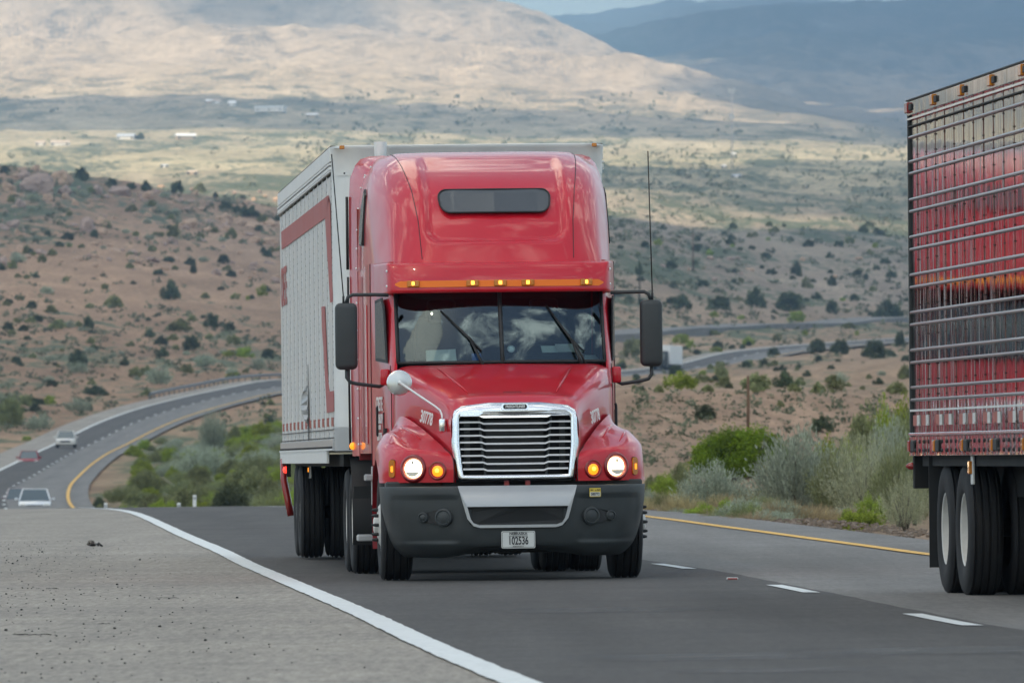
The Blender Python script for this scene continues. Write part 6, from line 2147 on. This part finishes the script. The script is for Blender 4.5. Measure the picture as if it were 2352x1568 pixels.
# ------------------------------------------------------------------ other vehicles
def car(pos, heading, L_, W_, H_, paint, name, label, cat, style='sedan', lights=True):
    """Vehicle whose nose points along local -y."""
    e = empty(name, pos, (0, 0, heading)); tag(e, label, cat)
    hb = H_ * .56; z0 = .22
    # body: stations along y (nose at -L/2)
    if style == 'pickup': prof = [(-.50, .48, .40, .90), (-.49, .62, .30, .94), (-.46, .92, .28, .97), (-.28, 1.02, .28, 1.0), (-.22, 1.05, .28, 1.0), (.14, 1.06, .28, 1.0), (.48, 1.06, .32, 1.0), (.50, 1.0, .40, .96)]
    else: prof = [(-.50, .42, .34, .82), (-.485, .58, .24, .92), (-.44, .68, .22, .97), (-.26, .80, .20, 1.0), (.0, .84, .20, 1.0), (.30, .86, .20, 1.0), (.46, .82, .24, .96), (.50, .6, .34, .86)]
    sc = H_ / (1.75 if style == 'pickup' else 1.45)
    rows = []
    for y, zt, zb, wf in prof:
        hw = W_ / 2 * wf; zt *= sc; zb *= sc
        rows.append([(-hw * .9, y * L_, zb), (-hw, y * L_, zb + .12), (-hw, y * L_, zb + (zt - zb) * .55), (-hw * .97, y * L_, zt - .05), (-hw * .84, y * L_, zt), (0, y * L_, zt + .02), (hw * .84, y * L_, zt), (hw * .97, y * L_, zt - .05), (hw, y * L_, zb + (zt - zb) * .55), (hw, y * L_, zb + .12), (hw * .9, y * L_, zb)])
    b = MB(); b.grid(rows, paint)
    b.add([rows[0][i] for i in range(11)], [tuple(range(11))], paint); b.add([rows[-1][i] for i in range(11)], [tuple(range(11))], paint)
    b.box((0, 0, .26 * sc), (W_ * .86, L_ * .9, .1), MT['under'])
    sharp(b.build('body', e), 50)
    # cabin with glass
    zb = (1.03 if style == 'pickup' else .82) * sc
    y0, y1, y2, y3 = (-.24, -.10, .12, .17) if style == 'pickup' else (-.24, -.06, .22, .40)
    hw = W_ / 2
    lo = [(-hw * .93, y0 * L_, zb), (hw * .93, y0 * L_, zb), (hw * .93, y3 * L_, zb), (-hw * .93, y3 * L_, zb)]
    hi = [(-hw * .72, y1 * L_, H_), (hw * .72, y1 * L_, H_), (hw * .72, y2 * L_, H_), (-hw * .72, y2 * L_, H_)]
    b = MB(); b.add(lo + hi, [(0, 1, 5, 4), (1, 2, 6, 5), (2, 3, 7, 6), (3, 0, 4, 7)], MT['carglass']); b.build('window', e)
    b = MB()
    b.box((0, (y1 + y2) / 2 * L_, H_), (hw * 1.48, (y2 - y1) * L_ * 1.05, .05), paint, .02)
    for i in range(4): b.tube([lo[i], hi[i]], .045, paint, 6)
    b.build('roof', e)
    b = MB(); b.box((0, -.497 * L_, .50 * sc), (W_ * .5, .06, .16 * sc), MT['black'], .02); b.build('grille', e)
    b = MB(); b.box((0, -.497 * L_, .33 * sc), (W_ * .88, .12, .14 * sc), paint if style != 'pickup' else MT['chrome'], .03); b.build('bumper', e)
    for s in (-1, 1):
        b = MB(); b.box((s * W_ * .36, -.490 * L_, (.60 if style != 'pickup' else .72) * sc), (W_ * .17, .10, .12 * sc), MT['lampglass'] if not lights else MT['headlampfar'], .02); b.build('headlight', e)
        b = MB(); b.box((s * (hw + .10), -.18 * L_, zb + .08), (.18, .10, .14), paint, .03); b.build('mirror', e)
        for y in (-.31, .30):
            w = empty('wheel', (s * (hw - .12), y * L_, .33), parent=e)
            tyre_mb(.33, .22, grooves=2).build('tyre', w)
            b = MB(); b.lathe([(.19, .10), (.17, .06), (.05, .10), (0, .10)], (0, 0, 0), (s, 0, 0), MT['alu'], 20); b.build('rim', w)
    return e


MT['carglass'] = pmat('car_glass', (.10, .13, .14), .12, 0, .3)
MT['headlampfar'] = pmat('car_headlamp', (.85, .85, .82), .25, 0, .2)
CW = pmat('car_white', (.66, .66, .63), .3, 0, .6); CR = pmat('car_maroon', (.30, .018, .035), .45, 0, .1); CP = pmat('truck_white', (.70, .74, .77), .3, 0, .6); CM = pmat('car_silver_pink', (.38, .33, .34), .35, .2, .5)


def on_road(D, k):
    X = lane_x(D, k); dx = lane_x(D + 5, k) - lane_x(D - 5, k)
    return Vector((X, D, road_z(X, D) + .02)), math.atan2(-dx, 10)


p, a = on_road(858, .18); car(at(152, 1027, 858), a, 4.6, 1.82, 1.50, CW, 'white_car', 'small white car with pale windscreen on the far bend, farthest of those coming', 'car')
p, a = on_road(812, .16); car(at(67, 1074, 775), a, 4.5, 1.72, 1.38, CR, 'maroon_car', 'dark maroon car on the far bend in front of the white car', 'car')
e = car(at(80, 1182, 525), .05, 4.8, 1.86, 1.44, CP, 'silver_sedan', 'silvery white sedan rising over the crest of the road at the left edge', 'car')
e = car(at(46, 1178, 548), .05, 4.7, 1.8, 1.44, CM, 'pinkish_car', 'pinkish silver car half hidden behind the silvery white sedan at the crest', 'car')

# distant semi on the lower far road
D = 1500; p, a = on_road(D, .35)
e = empty('distant_semi', at(1526, 853, 1490), (0, 0, -.17)); tag(e, 'distant white box trailer truck on the lower far road, seen beside the driver-side mirror', 'truck')
b = MB(); b.box((0, 4, 2.65), (2.6, 13, 3.0), MT['whiteink'], .04); b.build('box', e)
b = MB(); b.box((0, 4, .95), (2.2, 12.5, .4), MT['under']); b.box((0, 10.54, 2.6), (2.5, .05, 2.9), MT['dark']); b.build('chassis', e)
b = MB(); b.box((0, -4.4, 1.9), (2.4, 2.4, 2.6), MT['plastic'], .15); b.box((0, -6.2, 1.3), (2.0, 1.8, 1.3), MT['plastic'], .15); b.build('cab', e)
b = MB(); b.box((0, -5.62, 2.45), (2.0, .06, .8), MT['carglass'], .02); b.build('windscreen', e)
for y in (-6.2, -2.6, 7.8, 9.1):
    for s in (-1, 1):
        tyre_mb(.5, .5, grooves=2).build('wheel', e, True, (s * 1.02, y, .5))

# ------------------------------------------------------------------ bits on the road
D = 118.5; X = (222 - 1176) / F * D; z = road_z(X, D)
e = empty('tyre_scrap', (X, D, z)); tag(e, 'frayed black scrap of tyre lying on the pale shoulder', 'tyre scrap')
b = MB(); rows = []
for i in range(13):
    t = i / 12; rows.append([(-.09 + .19 * t + .02 * math.sin(t * 5), -.03 + .06 * j / 3, .012 + .035 * math.sin(PI * t) * (1 if j in (1, 2) else .4) + .012 * math.sin(9 * t + j)) for j in range(4)])
b.grid(rows, MT['rubber']); b.grid([[(x, y, zz * .35) for x, y, zz in r] for r in rows], MT['rubber']); b.build('tread_strip', e)
b = MB(); q = random.Random(2)
for i in range(34):
    x0 = q.uniform(-.10, -.02); b.tube([(x0, q.uniform(-.02, .03), .015), (x0 + q.uniform(-.03, .02), q.uniform(-.03, .03), q.uniform(.03, .075)), (x0 + q.uniform(-.05, .04), q.uniform(-.03, .04), q.uniform(.0, .09))], .0022, pmat('frayed_cord', (.05, .03, .02), .9) if i == 0 else bpy.data.materials['frayed_cord'], 4)
b.build('cord_fray', e)


def litter(x, y, w, r, label, name, seed):
    D = 1.04 * F / (y - 1067)
    for _ in range(6): X = (x - 1176) / F * D; D = (CAMZ - road_z(X, D)) * F / (y - 1067)
    X = (x - 1176) / F * D; q = random.Random(seed); Wd = w / (F / D)
    b = MB(); b.tube([(-Wd / 2 + Wd * i / 9, q.uniform(-.06, .06), r + q.uniform(0, r * 1.6)) for i in range(10)], [r * q.uniform(.6, 1.2) for i in range(10)], MT['under'], 5)
    tag(b.build(name, None, True, (X, D, road_z(X, D))), label, 'twig')


litter(74, 1458, 86, .0035, 'long thin dark twig lying low on the pale shoulder near the left edge', 'twig', 1)
litter(385, 1373, 52, .0022, 'faint flat dark strip lying in the middle of the pale shoulder', 'rubber_strip', 2)
litter(118, 1352, 22, .003, 'short dark twig on the shoulder above the long one', 'twig', 3)
litter(240, 1432, 28, .002, 'short thin twig on the shoulder right of the long one', 'twig', 4)
q = random.Random(8); b = MB()
for i in range(700):
    D = 36 + 90 * q.random() ** 1.3; X = XL(D) - .3 - 2.7 * q.random() ** .45
    s = q.uniform(.0025, .0055) * (1 if q.random() < .95 else 1.9)
    b.box((X, D, road_z(X, D) + s * .5), (s * 2, s * 2.2, s * 1.7), MT['under'], s * .4, Euler((q.uniform(-.5, .5), 0, q.uniform(0, 3))))
tag(b.build('gravel'), kind='stuff')
q = random.Random(18); b = MB()
GR = pmat('verge_gravel', (.20, .15, .115), .95, var=.4)
for i in range(1400):
    D = 120 + 110 * q.random(); X = XR(D) + 1.1 + 1.4 * q.random()
    s = q.uniform(.01, .035); b.box((X, D, max(terr_z(X, D), road_z(X, D) - .03) + s * .2), (s * 2.2, s * 2, s), GR, 0, Euler((q.uniform(-.4, .4), 0, q.uniform(0, 3))))
tag(b.build('verge_gravel'), kind='stuff')
D = 83.2; X = (1682 - 1176) / F * D
b = MB(); b.box((0, 0, .009), (.10, .10, .018), MT['whiteink'], .004); b.box((0, -.052, .009), (.085, .006, .013), MT['redlens'])
tag(b.build('road_stud', None, True, (X, D, road_z(X, D) + .004)), 'small red and white reflective stud between two lane dashes', 'road stud')

# ------------------------------------------------------------------ clouds, sun, sky, air, camera
SUN_EL, SUN_AZ = math.radians(54), math.radians(215)      # azimuth from +Y, clockwise: behind the camera and to the left
sd = Vector((math.sin(SUN_AZ) * math.cos(SUN_EL), math.cos(SUN_AZ) * math.cos(SUN_EL), math.sin(SUN_EL)))
CT = .22
m, nt, b_ = new_mat('cloud'); nt.nodes.remove(b_)
tl = nt.nodes.new('ShaderNodeBsdfTranslucent'); tl.inputs['Color'].default_value = (.97, .97, .97, 1)
tp = nt.nodes.new('ShaderNodeBsdfTransparent'); ms = nt.nodes.new('ShaderNodeMixShader'); ms.inputs[0].default_value = 1 - CT
nt.links.new(tp.outputs[0], ms.inputs[1]); nt.links.new(tl.outputs[0], ms.inputs[2]); nt.links.new(ms.outputs[0], nt.nodes['Material Output'].inputs['Surface'])
CLOUD = m
THIN = m.copy(); THIN.name = 'thin_cloud'
[x for x in THIN.node_tree.nodes if x.type == 'MIX_SHADER'][0].inputs[0].default_value = .52


HC = 7000


def clouds():
    b = MB()
    def cloud(gx, gy, rx, ry, gz=0, H=2600, seed=0, n=46, th=260, edge=.35, mat=None):
        t = (H - gz) / sd.z; cx, cy = gx + sd.x * t, gy + sd.y * t
        top = {}; 
        def thick(i, j):
            u, v = -1.25 + 2.5 * i / n, -1.25 + 2.5 * j / n
            X, Y = u * rx, v * ry
            q = 1 - (u * u + v * v) + edge * 1.6 * mn.fractal(Vector((X / (rx * .45) + seed * 3.3, Y / (rx * .8), seed)), 1., 2., 4)
            return X, Y, q
        G = [[thick(i, j) for j in range(n + 1)] for i in range(n + 1)]
        vt = []; idx = {}
        for i in range(n + 1):
            for j in range(n + 1):
                X, Y, q = G[i][j]
                k = max(0, q); idx[i, j] = len(vt)
                vt.append((cx + X, cy + Y, H + th * k ** .6 * (1 + .3 * mn.noise(Vector((X / 300, Y / 300, seed)))) + 1)); vt.append((cx + X, cy + Y, H - th * .12 * k ** .5 - 1))
        fs = []
        on = lambda i, j: 0 <= i < n and 0 <= j < n and sum(G[i + a][j + c][2] for a in (0, 1) for c in (0, 1)) > 0
        for i in range(n):
            for j in range(n):
                if not on(i, j): continue
                a, c, d, e = idx[i, j], idx[i + 1, j], idx[i + 1, j + 1], idx[i, j + 1]
                fs += [(a, c, d, e), (e + 1, d + 1, c + 1, a + 1)]
                for di, dj, p, q_ in ((0, -1, a, c), (1, 0, c, d), (0, 1, d, e), (-1, 0, e, a)):
                    if not on(i + di, j + dj): fs.append((p, p + 1, q_ + 1, q_))
        b.add(vt, fs, mat or CLOUD, True)
    for c in CLOUDS: cloud(*c)
    o = b.build('clouds', None, False); tag(o, 'broken clouds drifting over the desert', 'cloud', kind='stuff')


#            ground x, y, half-length x, y, ground z
CLOUDS = [(0, 1300, 850, 1850, 20, HC, 1, 60, 400, .16),          # over the road, the left hill and the near slopes
          (400, 4000, 390, 1000, 90, HC, 2, 46, 300, .25, THIN),
          (-120, 6900, 1300, 850, 250, HC, 3, 60, 400, .5, THIN),
          (650, 9300, 470, 1500, 330, HC, 4, 46, 400, .22),
          (1000, 12300, 800, 1900, 420, HC, 8, 46, 400, .15),
          (-310, 11500, 95, 620, 520, HC, 5, 40, 300, .35, THIN),
          (1100, 17000, 1300, 3900, 600, HC, 6, 46, 400, .12)]
clouds()

W = bpy.data.worlds.new('World'); S.world = W; W.use_nodes = True
nt = W.node_tree; nt.nodes.clear(); L = nt.links.new
out = nt.nodes.new('ShaderNodeOutputWorld'); bg = nt.nodes.new('ShaderNodeBackground')
sky = nt.nodes.new('ShaderNodeTexSky'); sky.sky_type = 'NISHITA'; sky.sun_disc = False
sky.sun_elevation = SUN_EL; sky.sun_rotation = SUN_AZ; sky.altitude = 1200; sky.air_density = 1.; sky.dust_density = .6; sky.ozone_density = 1.2
SKY_STR = .15
bg.inputs['Strength'].default_value = SKY_STR
L(sky.outputs[0], bg.inputs['Color'])
# high broken cloud in the sky itself (what the paint and the glass reflect)
tc = nt.nodes.new('ShaderNodeTexCoord'); sp = nt.nodes.new('ShaderNodeSeparateXYZ'); L(tc.outputs['Generated'], sp.inputs[0])
mxz = nt.nodes.new('ShaderNodeMath'); mxz.operation = 'MAXIMUM'; L(sp.outputs['Z'], mxz.inputs[0]); mxz.inputs[1].default_value = .06
dv = nt.nodes.new('ShaderNodeVectorMath'); dv.operation = 'DIVIDE'; L(tc.outputs['Generated'], dv.inputs[0])
cb = nt.nodes.new('ShaderNodeCombineXYZ'); [L(mxz.outputs[0], cb.inputs[i]) for i in range(3)]; L(cb.outputs[0], dv.inputs[1])
n1 = nt.nodes.new('ShaderNodeTexNoise'); n1.inputs['Scale'].default_value = 3.6; n1.inputs['Detail'].default_value = 9; n1.inputs['Roughness'].default_value = .62; n1.inputs['Distortion'].default_value = .5
mpw = nt.nodes.new('ShaderNodeMapping'); mpw.inputs['Location'].default_value = SKY_OFF; L(dv.outputs[0], mpw.inputs['Vector']); L(mpw.outputs['Vector'], n1.inputs['Vector'])
mr = nt.nodes.new('ShaderNodeMapRange'); mr.interpolation_type = 'SMOOTHSTEP'; mr.inputs['From Min'].default_value = .49; mr.inputs['From Max'].default_value = .66
L(n1.outputs['Fac'], mr.inputs['Value'])
hz = nt.nodes.new('ShaderNodeMapRange'); hz.inputs['From Min'].default_value = .10; hz.inputs['From Max'].default_value = .30; L(sp.outputs['Z'], hz.inputs['Value'])
mu = nt.nodes.new('ShaderNodeMath'); mu.operation = 'MULTIPLY'; L(mr.outputs['Result'], mu.inputs[0]); L(hz.outputs['Result'], mu.inputs[1])
bg2 = nt.nodes.new('ShaderNodeBackground'); bg2.inputs['Color'].default_value = (.74, .87, 1, 1); bg2.inputs['Strength'].default_value = 2.3
mix = nt.nodes.new('ShaderNodeMixShader'); L(mu.outputs[0], mix.inputs[0]); L(bg.outputs[0], mix.inputs[1]); L(bg2.outputs[0], mix.inputs[2])
L(mix.outputs[0], out.inputs['Surface'])

sl = bpy.data.lights.new('sun', 'SUN'); sl.energy = 3.6; sl.angle = math.radians(.53); sl.color = (1, .93, .83)
so = bpy.data.objects.new('sun', sl); COL.objects.link(so); so.rotation_euler = sd.to_track_quat('Z', 'Y').to_euler(); so.location = (-100, -200, 400)

HAZE = True
if HAZE:
    b = MB(); b.box((1500, 11900, 735), (46000, 36200, 1530), CLOUD)
    o = b.build('haze'); tag(o, kind='stuff'); o.data.materials.clear()
    m = bpy.data.materials.new('thin_air'); m.use_nodes = True; nt = m.node_tree; nt.nodes.clear()
    ou = nt.nodes.new('ShaderNodeOutputMaterial'); pv = nt.nodes.new('ShaderNodeVolumePrincipled')
    pv.inputs['Color'].default_value = (.38, .68, 1, 1); pv.inputs['Density'].default_value = HAZE_D; pv.inputs['Anisotropy'].default_value = .0
    nt.links.new(pv.outputs[0], ou.inputs['Volume']); o.data.materials.append(m)

cam = bpy.data.cameras.new('camera'); co = bpy.data.objects.new('camera', cam); COL.objects.link(co)
cam.sensor_width = 36; cam.lens = 36 * F / 2352
cam.clip_start = .5; cam.clip_end = 90000
co.location = (0, 0, CAMZ); co.rotation_euler = (PI / 2 + math.atan(283 / F), 0, 0)
cam.dof.use_dof = True; cam.dof.focus_distance = 85.2; cam.dof.aperture_fstop = 11.5
S.camera = co
S.view_settings.view_transform = 'Standard'; S.view_settings.look = 'None'; S.view_settings.gamma = 1
S.view_settings.exposure = EXPOSURE
S.view_settings.use_white_balance = True; S.view_settings.white_balance_temperature = 8900; S.view_settings.white_balance_tint = 10
S.cycles.max_bounces = 8; S.cycles.diffuse_bounces = 3; S.cycles.glossy_bounces = 4; S.cycles.transparent_max_bounces = 12
S.cycles.use_denoising = True; S.cycles.volume_bounces = 0
S.cycles.sample_clamp_indirect = 6
